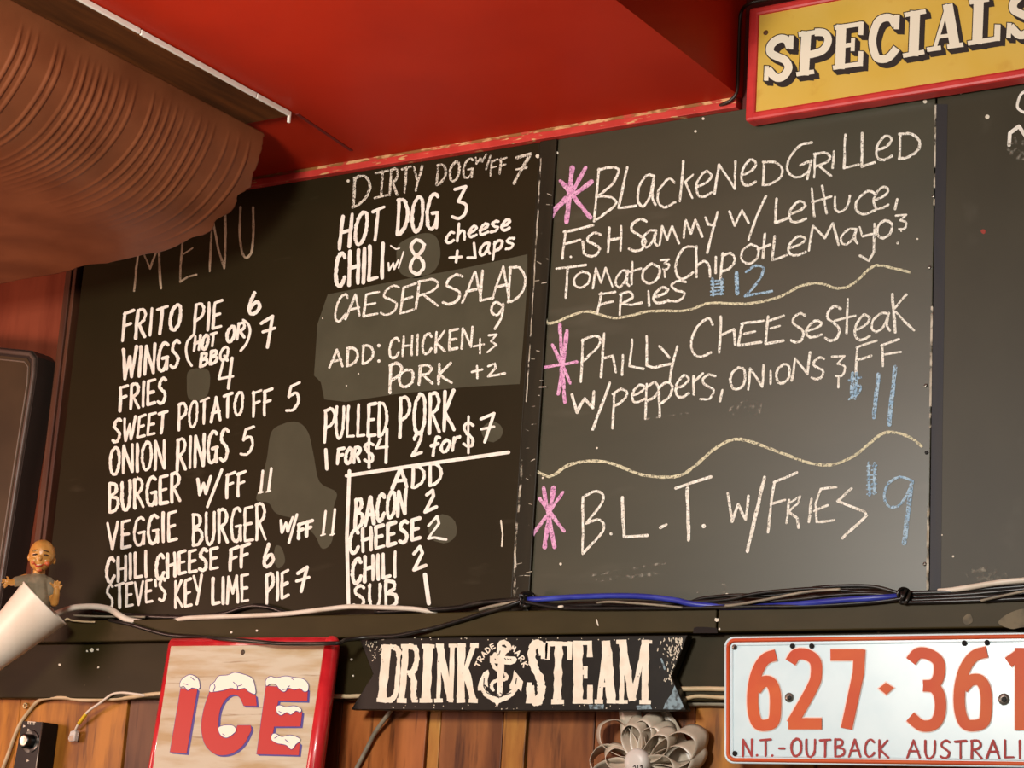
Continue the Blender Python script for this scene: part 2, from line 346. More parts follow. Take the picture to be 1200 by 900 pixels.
# left moulding of the board
xl = -2.085
bm = NB()
for k, (dx, dy) in enumerate(((0, -.003), (.008, -.007), (.015, -.004))):
    box(bm, xl-.012+dx, xl-.012+dx+.0072, dy, YW, .3214, .9034, .0012)
struct('trim_7', bm, mat('brown_moulding', (86, 50, 30), .5, col2=(70, 38, 24), scale=(60, 60, 8), lo=.4, hi=.65))

# ------------------------------------------------------------------ chalkboards
XL0, XL1 = -2.066, P(631.5, 200).x
XM0, XM1 = P(652, 200).x, P(1096, 200).x
ZB0, ZB1 = .3214, .9033
def board(name, label, x0, x1, m, z1=ZB1):
    t = thing(name, label, 'chalkboard', ((x0+x1)/2, 0, ZB0), 'chalkboards along the wall')
    bm = NB(); box(bm, x0, x1, 0, YW-.001, ZB0, z1, .0008); obj('panel', bm, m, t); return t
BL = board('chalkboard', 'black menu chalkboard at left listing food and prices in white lettering', XL0, XL1-.001, M['slate_left'])
BM = board('chalkboard', 'middle chalkboard with three specials marked by pink chalk asterisks', XM0, XM1-.001, M['slate_mid'])
BR = board('chalkboard', 'nearly blank dark chalkboard at the right edge of the photo', XM1+.001, 0.10, M['slate_right'])
bm = NB(); box(bm, XL1+.0005, XM0-.0005, -.003, YW-.001, ZB0+.0003, ZB1, .0012)
bt = obj('batten', bm, M['batten']); tag(bt, 'narrow black batten between the menu board and the specials board', 'batten')

# repainted darker/greyer patches on the menu board
def patch(*a, disc=False, **k):
    pen = Pen(BOARD, .00008)
    (pen.disc if disc else pen.poly)(*a, **k); pen.done('touch_up_paint', M['slate_patch'], BL, 'greyer touched-up patch of paint')
patch([(384, 345), (470, 328), (545, 314), (618, 298), (618, 330), (613, 400), (609, 450), (552, 453), (510, 457), (463, 462), (405, 471), (380, 468), (376, 448), (368, 440), (372, 380)])
patch([(468, 318), (465, 292), (475, 281), (498, 273), (512, 279), (516, 300), (508, 318), (486, 326)], True)
X2 = lambda p: (100+p[0]/3.213, 440+p[1]/3.213)
patch([X2(p) for p in ((700, 215), (745, 182), (800, 176), (838, 212), (858, 290), (882, 400), (945, 440), (935, 500), (930, 620), (892, 652), (862, 600), (800, 545), (720, 520), (690, 480), (645, 470), (655, 420), (682, 320))], True)
patch([(222, 434), (243, 433), (246, 450), (240, 467), (222, 468), (219, 450)], True)
patch((519, 620), 17, 18, .06, disc=True); patch([(323, 640), (330, 642), (334, 658), (326, 666), (321, 655)], True)
patch((577, 506), 12, 14, .1, disc=True)

LN = [0]
def lineof(parent, m, label, fn, name='chalk_lettering', h=.0003, surf=BOARD):
    LN[0] += 1; p = Pen(surf, h+.00004*(LN[0] % 7)); fn(p); return p.done(name, m, parent, label)
LW = 3.6
def words(*ws):
    def f(p):
        for w in ws: word(p, *w)
    return f
def menu(text, *ws, extra=None, m='marker'):
    def f(p):
        for w in ws: word(p, *w)
        if extra: extra(p)
    lineof(BL, M[m], 'white hand lettering reading '+text, f)
def menu_head(p):
    p.line([(157, 341), (159, 322), (163, 285)], 2.6, jit=.3); p.line([(163, 284), (176, 315), (186, 288)], 2.2, jit=.3); p.line([(186, 286), (187, 318), (188.5, 338)], 2.8, jit=.3)
    p.line([(214, 282), (212, 310), (211, 330)], 2.4, jit=.3); p.line([(211, 330), (221, 324), (230, 322)], 2.2, jit=.3); p.line([(214, 298), (226, 291)], 1.8, jit=.3); p.line([(214, 282), (229, 276)], 1.6)
    p.line([(246, 318), (247, 285), (249, 257)], 2.4, jit=.3); p.line([(249, 257), (256, 292), (263, 314)], 2.6, jit=.3); p.line([(263, 314), (264, 280), (264, 244)], 2.8, jit=.3)
    p.line([(282, 243), (281, 275), (284, 296), (289, 302), (295, 294), (297, 270), (296.5, 243)], 2.8, True, jit=.2)
lineof(BL, M['faded'], 'faded thin letters reading MENU', menu_head)
def paren(p):
    p.line([(227, 392), (220, 400), (218, 410), (220, 421), (224.5, 428.5)], 3, True); p.line([(285, 375), (291, 380), (293, 389), (289, 402), (282, 411)], 3, True)
menu('FRITO PIE 6', ('FRITO', (143, 400), (210, 385), 34, 29, LW, 3), ('PIE', (227, 391), (259, 384), 34, 31, LW, 2), ('6', (291, 369), (304, 366), 25, 25, 3.8))
menu('WINGS (HOT OR BBQ) 7', ('WINGS', (143, 445), (209, 430), 36, 31, LW, 2), ('HOT', (227, 411), (252, 405), 17, 15, 3.4), ('OR', (265, 401), (286, 396), 17, 18, 3.4), ('BBQ', (234, 429), (266, 421), 15, 15, 3.4), extra=lambda p: (paren(p), p.line([(306, 379), (319.5, 370.5), (313.3, 407)], 3.8), p.line([(308, 389), (322, 384.5)], 3.4)))
menu('FRIES 4', ('FRIES', (140, 482), (194, 471), 28, 29, LW, 1), extra=lambda p: (p.line([(262, 422), (256.5, 444), (273, 441)], 3), p.line([(272, 419.5), (267.6, 455)], 3.6)))
menu('SWEET POTATO FF 5', ('SWEET', (132, 519), (194, 506), 27, 24, LW-.4, 2), ('POTATO', (209, 504), (284, 485), 31, 26, LW-.4, 1), ('FF', (296, 489), (318, 484), 29, 29, LW-.4, 1), ('5', (335, 484), (350, 480), 31, 31, LW-.4, 2))
menu('ONION RINGS 5', ('ONION', (129, 557), (193, 548), 31, 33, LW, 0), ('RINGS', (207, 551), (267, 539), 36, 37, LW, 1), ('5', (282, 535), (296, 532), 32, 32, LW-.4, 2))
menu('BURGER W/FF 11', ('BURGER', (128, 600), (211, 587), 33, 33, LW, 0), ('W', (230, 580), (245, 577), 18, 20, 3.8), ('FF', (265, 584), (287, 579), 28, 27, LW-.2, 1), extra=lambda p: (p.line([(260, 550.5), (243, 594)], 3.4), p.line([(308, 552), (305.5, 577)], 3.2), p.line([(318, 549), (314.5, 575.5)], 3.2), p.line([(303, 578), (308, 576.5)], 1.8), p.line([(312, 576.5), (317, 575)], 1.8)))
menu('VEGGIE BURGER W/FF 11', ('VEGGIE', (126, 645), (207, 633), 31, 34, LW-.2, 0), ('BURGER', (226, 639), (311, 632), 35, 42, LW-.2, 0), ('W', (327, 625), (341, 622), 15, 16, 3.6), ('FF', (349, 631), (365, 627), 17, 17, 3.8, 1), extra=lambda p: (p.line([(348, 603), (338.5, 636)], 3.2), p.line([(381.6, 599), (378.5, 626.5)], 3), p.line([(392.5, 597), (389.4, 626.5)], 3), p.line([(376, 627.5), (381, 626)], 1.8), p.line([(387, 627), (392, 625.5)], 1.8)))
menu('CHILI CHEESE FF 6', ('CHILI', (125, 683), (172, 676), 28, 30, LW, 0), ('CHEESE', (183, 679), (255, 665), 28, 24, LW, 0), ('FF', (269, 669), (291, 663), 25, 25, LW, 1), ('6', (308.5, 665), (320, 662.5), 27, 26, 4))
menu("STEVE'S KEY LIME PIE 7", ("STEVE'S", (125, 714), (194, 704), 28, 26, LW-.4, 0), ('KEY', (205, 713), (236, 708), 30, 34, LW-.2, 0), ('LIME', (249, 708), (291, 704), 30, 32, LW, 0), ('PIE', (312, 708), (338, 698), 34, 30, LW, 0), extra=lambda p: (p.line([(349, 672), (360, 664.5), (353, 693)], 4), p.line([(347.5, 681), (362, 676.5)], 3.6)))
menu('DIRTY DOG W/FF 7', ('D', (413, 243), (433, 236), 35, 33, 3.2), ('I', (441, 231), (452, 228), 28, 28, 2.8), ('RTY', (456, 229), (493, 222), 31, 27, 2.6), ('DOG', (511, 216), (553, 208), 23, 22, 2.6), ('W', (555.5, 192), (568, 188), 8, 8, 2.2), ('FF', (574, 207), (592, 203), 18, 18, 2.2, 2), extra=lambda p: (p.line([(575, 182), (569.5, 198.5)], 2), p.line([(605.7, 184.5), (622, 180), (602, 215)], 3.4, jit=.4), p.line([(604.5, 198.5), (617, 196)], 2.4, jit=.4), p.line([(440, 203), (455, 200)], 2.4), p.line([(439, 232), (456, 228)], 2.4)), m='thinchalk')
menu('HOT DOG 3', ('HOT', (397, 292), (446, 279), 38, 37, 4, 4), ('DOG', (465, 275), (512, 268), 40, 41, 4, 2), extra=lambda p: (p.line([(533, 222), (546, 218.5), (537, 236)], 3.6), p.line([(537, 236), (546, 240), (545, 250), (538, 256), (530, 254)], 3.6, True)))
menu('CHILI w/ 8 cheese and japs', ('CHILI', (393, 336), (449, 326), 38, 41, 4.4, 1), ('w', (453, 318), (465, 315), 10, 9, 2.6), ('cheese', (522, 285), (597, 268), 12, 12, 3.2, 1), ('aps', (562, 300), (602, 290), 13, 12, 3.2, 1), extra=lambda p: (glyph(p, '8', 479, 499, 281, 321, 3.6), p.line([(473, 295), (467, 314)], 1.8), p.line([(527, 302), (541, 301)], 3.2), p.line([(536, 294), (534.5, 307)], 3.2), p.line([(555.5, 285), (557, 302), (548, 302)], 3.2), p.line([(458, 288), (464, 292), (468, 291)], 1.8)))
menu('CAESER SALAD 9', ('C', (391, 378), (404, 375), 31, 31, 2.8, 5), ('A', (405, 374), (421, 370), 26, 26, 2.6, 4), ('E', (425, 371), (442, 368), 26, 27, 2.6, 3), ('S', (446, 370), (466, 366), 33, 33, 2.6, 3), ('E', (468, 368), (484, 364), 32, 32, 2.6, 4), ('R', (486, 362), (513, 358), 33, 32, 2.8, 4), ('S', (519, 357), (540, 353), 33, 34, 3.2, 3), ('A', (542, 354), (564, 350), 33, 35, 3, 4), ('L', (562, 353), (578, 350), 36, 36, 2.8, 2), ('A', (577, 351), (596, 347), 36, 37, 3, 3), ('D', (595, 353), (615, 350), 40, 40, 2.8, 2), extra=lambda p: (p.line([(588, 358), (581, 354), (576, 360), (577, 367), (583, 369), (588, 362), (590, 356)], 2.8, True, jit=.3), p.line([(590, 357), (588, 372), (580, 385)], 2.8, jit=.3)), m='chalk')
menu('ADD: CHICKEN +3', ('ADD', (386, 431), (437, 425), 20, 21, 3, 1), ('CHICKEN', (456, 420), (553, 407), 23, 24, 2.8, 1), extra=lambda p: (p.disc((444, 405), 2.2), p.disc((444, 423), 2), p.line([(555, 406), (567, 403.5)], 2.4), p.line([(562.5, 397), (562.5, 414)], 2.4), p.line([(573, 393), (582, 391.5), (575, 400), (582, 404), (571, 413)], 2.4, jit=.3)), m='chalk')
menu('PORK +2', ('P', (456, 460), (470, 456), 33, 32, 3.4, 1), ('ORK', (467, 453), (529, 448), 19, 24, 3.2, 1), extra=lambda p: (p.line([(553, 436), (565, 433)], 2.8), p.line([(559, 429), (559.5, 443)], 2.8), p.line([(572, 429), (580, 426), (581, 431), (572, 441), (592, 437.5)], 2.8, jit=.3)), m='chalk')
menu('PULLED PORK', ('P', (380, 518), (392, 515), 38, 37, 3.6, 1), ('ULLED', (393, 513), (453, 510), 36, 39, 3.4, 1), ('PORK', (468, 512), (532, 503), 46, 46, 3.8, 1))
menu('1 FOR $4 2 FOR $7', ('FOR', (395, 544), (421, 541), 18, 17, 3.6), ('2', (483, 535), (494, 532), 26, 26, 3.6), ('for', (504, 533), (537, 526), 13, 15, 3.8), extra=lambda p: (p.line([(381.7, 527), (383, 549.5)], 4), glyph(p, '$', 427, 438, 513, 546, 3.4), glyph(p, '$', 543, 555, 488, 529, 3.4), p.line([(446, 514.5), (441, 525), (454, 523.5)], 3.2), p.line([(453.5, 503), (452.3, 542)], 3.6), p.line([(563.7, 491), (579, 484.5), (568, 518)], 3.6), p.line([(564, 503), (579, 500)], 3)))
lineof(BL, M['marker'], 'white ruled lines boxing off the extras', lambda p: (p.line([(406, 557.5), (490, 545), (596, 530)], 4.2), p.line([(409.5, 552), (406.5, 630), (408.5, 710)], 4.2)), 'ruled_line')
menu('ADD', ('ADD', (460, 573), (517, 568), 22, 25, 4, 1))
menu('BACON 2', ('BACON', (416, 620), (475, 601), 34, 28, 4.2, 1), extra=lambda p: (p.line([(500, 580), (507, 574.5), (508, 581), (498, 600), (511.5, 594)], 4)))
menu('CHEESE 2', ('CHEESE', (410, 649), (492, 632), 27, 24, 4.2, 0), extra=lambda p: (p.line([(502, 616), (512, 605), (514, 613), (502, 631), (509, 630), (523, 632)], 3, jit=.4)))
menu('CHILI 2', ('CHILI', (413, 684), (464, 675), 28, 29, 4, 0), extra=lambda p: (p.line([(485, 649), (492, 640.5), (495, 648), (485, 668), (499, 662.5)], 4)))
menu('SUB 1', ('SUB', (415, 712), (465, 711), 24, 31, 4, 0), extra=lambda p: p.line([(498, 673.5), (502.5, 707)], 5))
lineof(BL, M['chip'], 'white chips and marks', lambda p: (p.line([(587, 610), (589, 626), (588, 640)], 1.8), p.disc((408, 212), 1.8), p.disc((630, 183), 2.4), p.disc((161, 559), .9), p.disc((145, 620), .8), p.disc((378, 373), .8), p.disc((420, 438), 1), p.disc((406, 452), .9)), 'paint_chip')
# chipped right-hand edge of the menu board
def scratches(p):
    random.seed(21)
    p.line([(634, 185), (625, 340), (617, 470)], 1.3, jit=.4); p.line([(612, 540), (607, 600), (604, 640), (602.5, 698)], 2.6, jit=.5); p.line([(607, 690), (603, 699)], 3)
    for _ in range(26):
        v = random.uniform(200, 690); u = 651-(v-178)*.066-random.uniform(0, 17); a = random.uniform(-.6, .6); l_ = random.uniform(2, 8); p.line([(u, v), (u+l_*math.cos(a), v+l_*math.sin(a))], random.uniform(.5, 1.2))
lineof(bt, M['chipline'], 'white worn edge and scratches', scratches, 'scratches', .0003, wall(-.003))

# --- specials board
def spec(label, m, fn, name='chalk_lettering'): return lineof(BM, M[m], label, fn, name)
def L(p, *pts, w=2.8, s=False): p.line(list(pts), w, s, jit=.35)
def aster(*ls): return lambda p: [p.line([a, b], w, jit=.4) for a, b, w in ls]
spec('pink asterisk before the blackened fish', 'pink', aster(((670.5, 197), (664, 260), 6), ((686.5, 196), (668, 230), 4.5), ((693, 213), (648, 246), 5), ((657, 212), (692, 255), 5), ((662, 231), (647, 255), 3)))
spec('pink asterisk before the cheesesteak', 'pink', aster(((656, 380), (662, 471), 4), ((664.5, 387), (654.5, 462), 4.5), ((647.5, 404), (668.5, 449), 4), ((637, 431), (676, 424), 3.6)))
spec('pink asterisk before the sandwich at the bottom', 'pink', aster(((637, 572), (649.6, 641), 5), ((649, 572), (638, 641), 5), ((632, 584.5), (661, 622), 4), ((660, 577), (621.5, 631), 3.6)))
g = lambda p, ch, x0, x1, yt, yb, w=2.8, sl=1, sk=-2: glyph(p, ch, x0, x1, yt, yb+0, w, sl, sk, .35)
def l1(p):
    L(p, (702, 198), (699, 230), (696, 259)); L(p, (701, 199), (718, 196), (725, 200), (717, 216), (700, 230), s=True); L(p, (701, 230), (716, 231), (722, 238), (712, 248), (697, 259), s=True)
    L(p, (735, 196), (725, 244), (745, 241)); g(p, 'a', 747, 768, 206, 242); g(p, 'c', 769, 791, 211, 244)
    L(p, (801, 189), (797, 236)); L(p, (812, 205), (803, 213), (811, 232)); g(p, 'e', 815, 834, 202, 231)
    L(p, (837, 227), (842.7, 193), (861, 221), (862, 189)); g(p, 'e', 868, 886, 188, 218); g(p, 'D', 893, 917, 190, 217)
    L(p, (951, 167), (937, 171), (925, 186), (923, 200), (933, 208), (947, 201), (950, 190), s=True); L(p, (938, 194), (951, 188), (946, 210)); g(p, 'R', 953, 974, 180, 208)
    L(p, (977.5, 177), (976, 197)); L(p, (990.5, 158), (989, 197), (1006, 193)); L(p, (1010.5, 156), (1010, 195), (1025, 190)); g(p, 'e', 1026, 1045, 160, 188); g(p, 'D', 1053, 1078, 157, 186)
spec('white chalk reading BLACKENED GRILLED', 'chalk', l1)
def l2(p):
    L(p, (663, 271), (659, 303)); L(p, (661, 272), (695, 264)); L(p, (662, 286), (680, 281)); L(p, (683, 283), (684, 297)); p.disc((669, 301), 1.5)
    g(p, 'S', 686, 704, 274, 301); g(p, 'H', 712, 728, 267, 296); g(p, 'S', 737, 758, 258, 295); g(p, 'a', 752, 770, 271, 290); g(p, 'm', 773, 798, 265, 287); g(p, 'm', 801, 825, 258, 279)
    L(p, (827, 255), (830, 263), (837, 264)); L(p, (841, 248), (835, 270), (829, 296))
    L(p, (855, 248), (861, 264.5), (869.5, 246), (877, 261)); L(p, (897.5, 230), (886, 255), (877, 281)); L(p, (910, 233), (908.7, 261), (923, 256))
    g(p, 'e', 924, 944, 237, 261); L(p, (951.4, 220.6), (954, 253.5)); L(p, (963.6, 218), (968.5, 250)); L(p, (952, 237), (974, 230)); g(p, 'u', 977, 996, 231, 249); g(p, 'c', 1001, 1026, 225, 252); g(p, 'e', 1023, 1041, 220, 245); L(p, (1051.6, 233), (1049, 245))
spec('white chalk reading FISH SAMMY W/ LETTUCE', 'chalk', l2)
def amp(p, x, y, w=11, h=13, tick=10):
    L(p, (x, y+1), (x+w, y), (x+w*.45, y+h*.4), s=False, w=2.4); L(p, (x+w*.45, y+h*.4), (x+w, y+h*.55), (x+w*.8, y+h), (x+w*.3, y+h*1.02), s=True, w=2.4); L(p, (x+w*.5, y+h+3), (x+w*.5, y+h+tick), w=2.4)
def l3(p):
    L(p, (652, 315), (686, 310.5)); L(p, (665, 315), (663, 349)); g(p, 'o', 672, 691, 319, 338); g(p, 'm', 695, 720, 314, 338); g(p, 'a', 721, 737, 318, 337); L(p, (741, 307), (740, 333)); L(p, (734, 320), (751, 314.5)); g(p, 'o', 752, 773, 310, 333)
    amp(p, 774, 304, 10, 11, 10); L(p, (813, 289), (803, 290), (794, 302), (792, 318), (799, 327), (813, 319), s=True); L(p, (816, 289), (816, 325)); L(p, (816, 312), (825, 306), (831, 312), (832, 324), s=True); L(p, (838.7, 301), (838.5, 320))
    L(p, (847, 297), (844, 328)); L(p, (846, 300), (857, 297), (861, 306), (854, 315), (846, 318), s=True); g(p, 'o', 868, 889, 287, 310); L(p, (896.4, 274), (894, 302.5)); L(p, (888, 292), (903, 286.5)); L(p, (907.5, 277), (905, 305), (922, 299)); g(p, 'e', 923, 944, 278, 300)
    L(p, (947.8, 294), (952.6, 264.6), (967, 279), (976, 261), (983, 287)); g(p, 'a', 985, 1005, 269, 287); L(p, (1007.6, 266), (1011, 277), (1022, 274)); L(p, (1025, 262), (1024, 296), (1018, 306), (1008, 300)); g(p, 'o', 1027, 1045, 259, 280); amp(p, 1050, 252, 12, 16, 0); p.disc((1052, 285), 1.6)
spec('white chalk reading TOMATO AND CHIPOTLE MAYO', 'chalk', l3)
def l4(p):
    L(p, (705, 343), (700, 367)); L(p, (703, 345), (721, 342)); L(p, (703, 357), (718, 353)); L(p, (728, 344), (726, 369)); L(p, (726, 345), (738, 342), (741, 349), (728, 356), s=True); L(p, (728, 356), (740, 357), (752, 355)); L(p, (760, 341), (760.5, 358)); g(p, 'e', 765, 783, 338, 356); g(p, 's', 784, 804, 330, 354)
spec('white chalk reading FRIES', 'chalk', l4)
def hash_(p, x0, x1, y0, y1, n=5):
    L(p, (x0+2, y0), (x0+3, y1), w=3); L(p, (x1-2, y0+1), (x1-3, y1-1), w=3)
    for i in range(n):
        y = y0+(y1-y0)*(i+.7)/n; L(p, (x0, y+.7), (x1, y-.7), w=2)
spec('blue chalk price 12', 'blue', lambda p: (hash_(p, 833, 848, 326, 346), L(p, (863, 319), (864, 344), w=4.5), L(p, (874, 319), (884, 312), (894, 313), (892, 324), (880, 340), (873, 347), s=True, w=2.8), L(p, (873, 347), (905, 341), w=2.8)))
spec('wavy chalk line under the first special', 'yellow', lambda p: (L(p, (639, 372), (643, 379), (655, 376), (687, 365), (721, 373), (761, 365), (804, 364), (833, 355), (874, 356), (913, 348), (936, 336), (960, 332), (982, 338), (999, 333), (1018, 316), (1031, 311), (1066, 319), s=True, w=3)), 'wavy_line')
def l5(p):
    L(p, (683, 398), (681, 447)); L(p, (682, 399), (694, 394), (703, 396), (700, 407), (681, 425), s=True); L(p, (708, 391), (704.5, 442)); L(p, (706, 420), (718, 417), (721.5, 436)); L(p, (730, 416), (729, 439)); L(p, (741, 398), (738, 429), (754, 432)); L(p, (758, 394), (758, 428), (766, 431), (786, 426))
    L(p, (773, 406), (784.6, 419)); L(p, (794, 406), (788, 428), (784.6, 447)); L(p, (835, 380), (830, 373), (818, 382), (810, 400), (813, 414), (822, 418), (833, 413), s=True); L(p, (845, 371), (843, 413)); L(p, (844, 393), (860, 386), (861.5, 404))
    L(p, (870, 380), (865, 405), (892, 401), w=3.4); L(p, (869, 379), (895, 376)); L(p, (872, 391), (885, 388.5)); L(p, (900, 371), (897, 403), (918, 399), w=3.4); L(p, (899, 377), (919, 369.5)); L(p, (903, 385), (914, 382))
    g(p, 'S', 927, 943, 368, 402); g(p, 'e', 944, 963, 377, 396); g(p, 'S', 967, 985, 360, 400); L(p, (993.7, 350.5), (992, 391)); L(p, (978, 376), (1003, 369.5)); g(p, 'e', 1001, 1019, 370, 399); g(p, 'a', 1021, 1043, 368, 389); L(p, (1045.5, 345), (1049, 389), w=3.4); L(p, (1062, 345), (1047, 363), (1071, 387.5))
spec('white chalk reading PHILLY CHEESESTEAK', 'chalk', l5)
def l6(p):
    L(p, (670, 462), (676, 483), (685, 467), (695, 478), (696, 458.5), w=3.2); L(p, (714.5, 449), (694.7, 503), w=3.2); L(p, (720, 460), (717.6, 502)); L(p, (718, 462), (728, 456), (735, 461), (729, 470), (720, 476), s=True); g(p, 'e', 740, 755, 452, 472)
    L(p, (758, 450), (756, 491)); L(p, (757, 455), (767, 448), (772, 456), (767, 465), (758, 470), s=True); L(p, (772, 453), (773, 488)); L(p, (772, 455), (781, 448), (788, 453), (784, 465), (773, 474), s=True); g(p, 'e', 791, 807, 441, 466)
    L(p, (812.6, 441), (813, 463)); L(p, (813, 448), (824, 437.5)); g(p, 's', 821, 838, 440, 469); L(p, (846.4, 457), (843.6, 470)); g(p, 'O', 855, 873, 432, 457); L(p, (877, 456.5), (879, 432), (893.5, 453), (895, 428)); L(p, (903, 435), (903, 450)); g(p, 'O', 909, 925, 428, 450); L(p, (928, 446), (932, 420), (946, 438.5), (949, 413)); g(p, 'S', 951, 966, 420, 445)
    amp(p, 975, 417, 15, 23, 14); L(p, (1004.6, 406.7), (1003, 438.6)); L(p, (1004, 407), (1027.6, 399)); L(p, (1004, 422), (1021, 417)); L(p, (1034, 404), (1035, 429.5)); L(p, (1033, 405), (1053, 397.5)); L(p, (1035, 415.5), (1056, 412.5))
spec('white chalk reading W/ PEPPERS, ONIONS AND FF', 'chalk', l6)
spec('blue chalk price 11', 'blue', lambda p: (L(p, (999, 437), (998, 466), w=4), L(p, (1004, 437), (1002, 467), w=3.5), L(p, (995, 446), (1009, 442), w=2.4), L(p, (1001, 452), (1008, 452), (1007, 460), (995, 468), w=2.4, s=True), L(p, (1029.4, 438.5), (1024, 490), w=4.5), L(p, (1049, 430), (1042, 497), w=5)))
spec('wavy chalk line under the cheesesteak', 'yellow', lambda p: (L(p, (623, 549), (634, 555), (646, 558), (669, 544), (699.5, 540), (722.5, 545), (748, 555), (773.6, 559), (797, 557), (814.5, 546), (835, 528), (853, 517), (868, 515), (888, 520.5), (921.6, 533), (947, 542), (972.7, 545), (998, 536), (1018.7, 520), (1034, 508), (1049, 507), (1067, 513), (1080, 523), s=True, w=3.4)), 'wavy_line')
def l7(p):
    L(p, (683, 583), (683, 648)); L(p, (683, 583), (697, 576), (706, 579), (705, 590), (687, 613), s=True); L(p, (687, 613), (702, 609), (708, 618), (700, 631), (683, 648.5), s=True); p.disc((716, 625.5), 1.8); L(p, (729, 583), (731.4, 629), (758, 627.5), w=3.4); L(p, (773.6, 618), (781, 614.7), w=3.4)
    L(p, (791.5, 572), (833, 558.5), w=3.4); L(p, (805.5, 572), (807, 633), w=4); p.disc((824.7, 616.5), 2.6); L(p, (853, 578), (858, 611), (865, 591), (874, 609), (877, 581), w=3.2); L(p, (896, 559), (875.6, 646), w=3.8); L(p, (908, 564), (904, 585), (900, 624)); L(p, (907, 565), (934, 554)); L(p, (903, 591), (920, 586))
    L(p, (925, 586), (921.6, 613)); L(p, (925, 590), (938, 581), (935, 590), (924, 600)); L(p, (924, 600), (934, 607), (935.6, 618)); L(p, (951, 584.5), (948, 611.5)); L(p, (962, 573), (956, 590), (957, 611)); L(p, (962, 573), (980, 571)); L(p, (954, 599), (970, 592)); L(p, (957, 612), (978, 609.5)); L(p, (998, 572), (982, 587), (1013.6, 600), (1016, 604), (987, 630.5), w=3.2)
spec('white chalk reading B.L.T. W/ FRIES', 'chalk', l7)
spec('blue chalk price 9', 'blue', lambda p: (hash_(p, 1016, 1027, 542, 580, 7), L(p, (1070, 564), (1054, 559), (1040, 568), (1036.5, 584), (1043, 594), (1056, 590), (1070, 566), s=True, w=3), L(p, (1068, 568), (1064, 600), (1059.6, 636), w=5)))
spec('faint dusty chalk smears', 'dust', lambda p: (L(p, (748, 492), (807, 484), w=2), L(p, (694, 674), (780, 660), w=3), L(p, (700, 680), (770, 672), w=4), p.poly([(855, 478), (880, 468), (898, 478), (880, 488), (858, 486)], True), p.line([(845, 680), (852, 690), (848, 697)], 4), p.line([(800, 694), (850, 694)], 2), p.line([(646, 210), (632, 350), (620, 500), (612, 640)], 6)), 'chalk_smear')
spec('white chips', 'chip', lambda p: [p.disc((x, y), r) for x, y, r in ((815, 154, 1.6), (824, 139, 1.6), (699.5, 525, 1.2), (657, 661, 1.6), (852, 697, 2), (1075, 280, 1.2), (1084, 119, 2.4), (636, 560, 1.2), (653, 179, 1.5), (1060, 691, 1.8))], 'paint_chip')
lineof(BM, M['chipline'], 'white worn edge', lambda p: (p.line([(1096.3, 118), (1095.6, 180), (1094.6, 240)], 2), p.line([(1092, 360), (1091, 420), (1090, 500)], 2.4), p.line([(1088, 590), (1087.2, 640), (1087, 690)], 3)), 'worn_edge', .0005)

# --- right-hand board
lineof(BR, M['slate_blue'], 'blue-grey dusty strip along the edge', lambda p: p.line([(1104, 122), (1101, 300), (1098, 500), (1096, 692)], 13, cap='butt'), 'dusty_edge', .0001)
lineof(BR, M['marker'], 'fragments of white lettering at the edge of the photo', lambda p: (p.line([(1210, 106), (1198, 109), (1193, 119), (1193, 127), (1201, 132), (1212, 134)], 3.2, True), p.line([(1182.5, 170), (1183.5, 156), (1194, 148), (1201, 158), (1208, 172)], 4.4), p.line([(1208, 172), (1220, 150)], 4)), 'chalk_lettering')
lineof(BR, M['chip'], 'white chips', lambda p: [p.disc((x, y), r) for x, y, r in ((1157, 137, 2.6), (1117, 652, 1.3), (1126, 109, 1.6), (1104, 627, .9))], 'paint_chip')
lineof(BR, M['dust'], 'smeared chalk', lambda p: (p.poly([(1130, 668), (1150, 664), (1180, 672), (1172, 682), (1140, 680)], True), p.poly([(1180, 165), (1215, 160), (1215, 184), (1185, 186)], True)), 'chalk_smear')
lineof(BR, mat('red_fleck', (150, 58, 46), .8), 'small red fleck', lambda p: p.disc((1152.5, 271), 3, 9, .3), 'paint_chip')

# ------------------------------------------------------------------ ribbed canopy hanging under the soffit
YE = -.15
cn = thing('canopy', 'brown ribbed barrel-shaped canopy with a white edge strip at upper left under the red ceiling', 'canopy', (-1.75, -.55, ZC))
YF = -1.25
XC = PZ(345, 131, ZC).x
zb = ZC-.0085
xi = PZ(318, 156, zb).x
brown = mat('brown_plank', (112, 62, 28), .7, spec=.12, col2=(74, 42, 20), scale=(50, 6, 50), lo=.35, hi=.65)
YT = PZ(345, 131, ZC-.004).y
bm = NB(); box(bm, xi-.02, XC-.0035, YF, YT, zb, ZC-.0005, .001); obj('edge_board', bm, brown, cn)
bm = NB()
cuts = [YT, PX(302, 104, XC).y, PX(166, 31, XC).y, -.75, YF]
for a, b in zip(cuts, cuts[1:]):
    j = random.uniform(-.0006, .0006)
    box(bm, XC-.0034, XC, b+.0008, a-.0004, ZC-.0078+j, ZC-.0012+j, .001)
box(bm, XC-.0036, XC-.0002, YT-.0005, YT+.0035, ZC-.0165, ZC-.0016, .001)
obj('edge_strip', bm, mat('white_edge_strip', (255, 246, 232), .6, col2=(250, 238, 220), scale=(60, 30, 60)), cn, label='white strip along the edge')
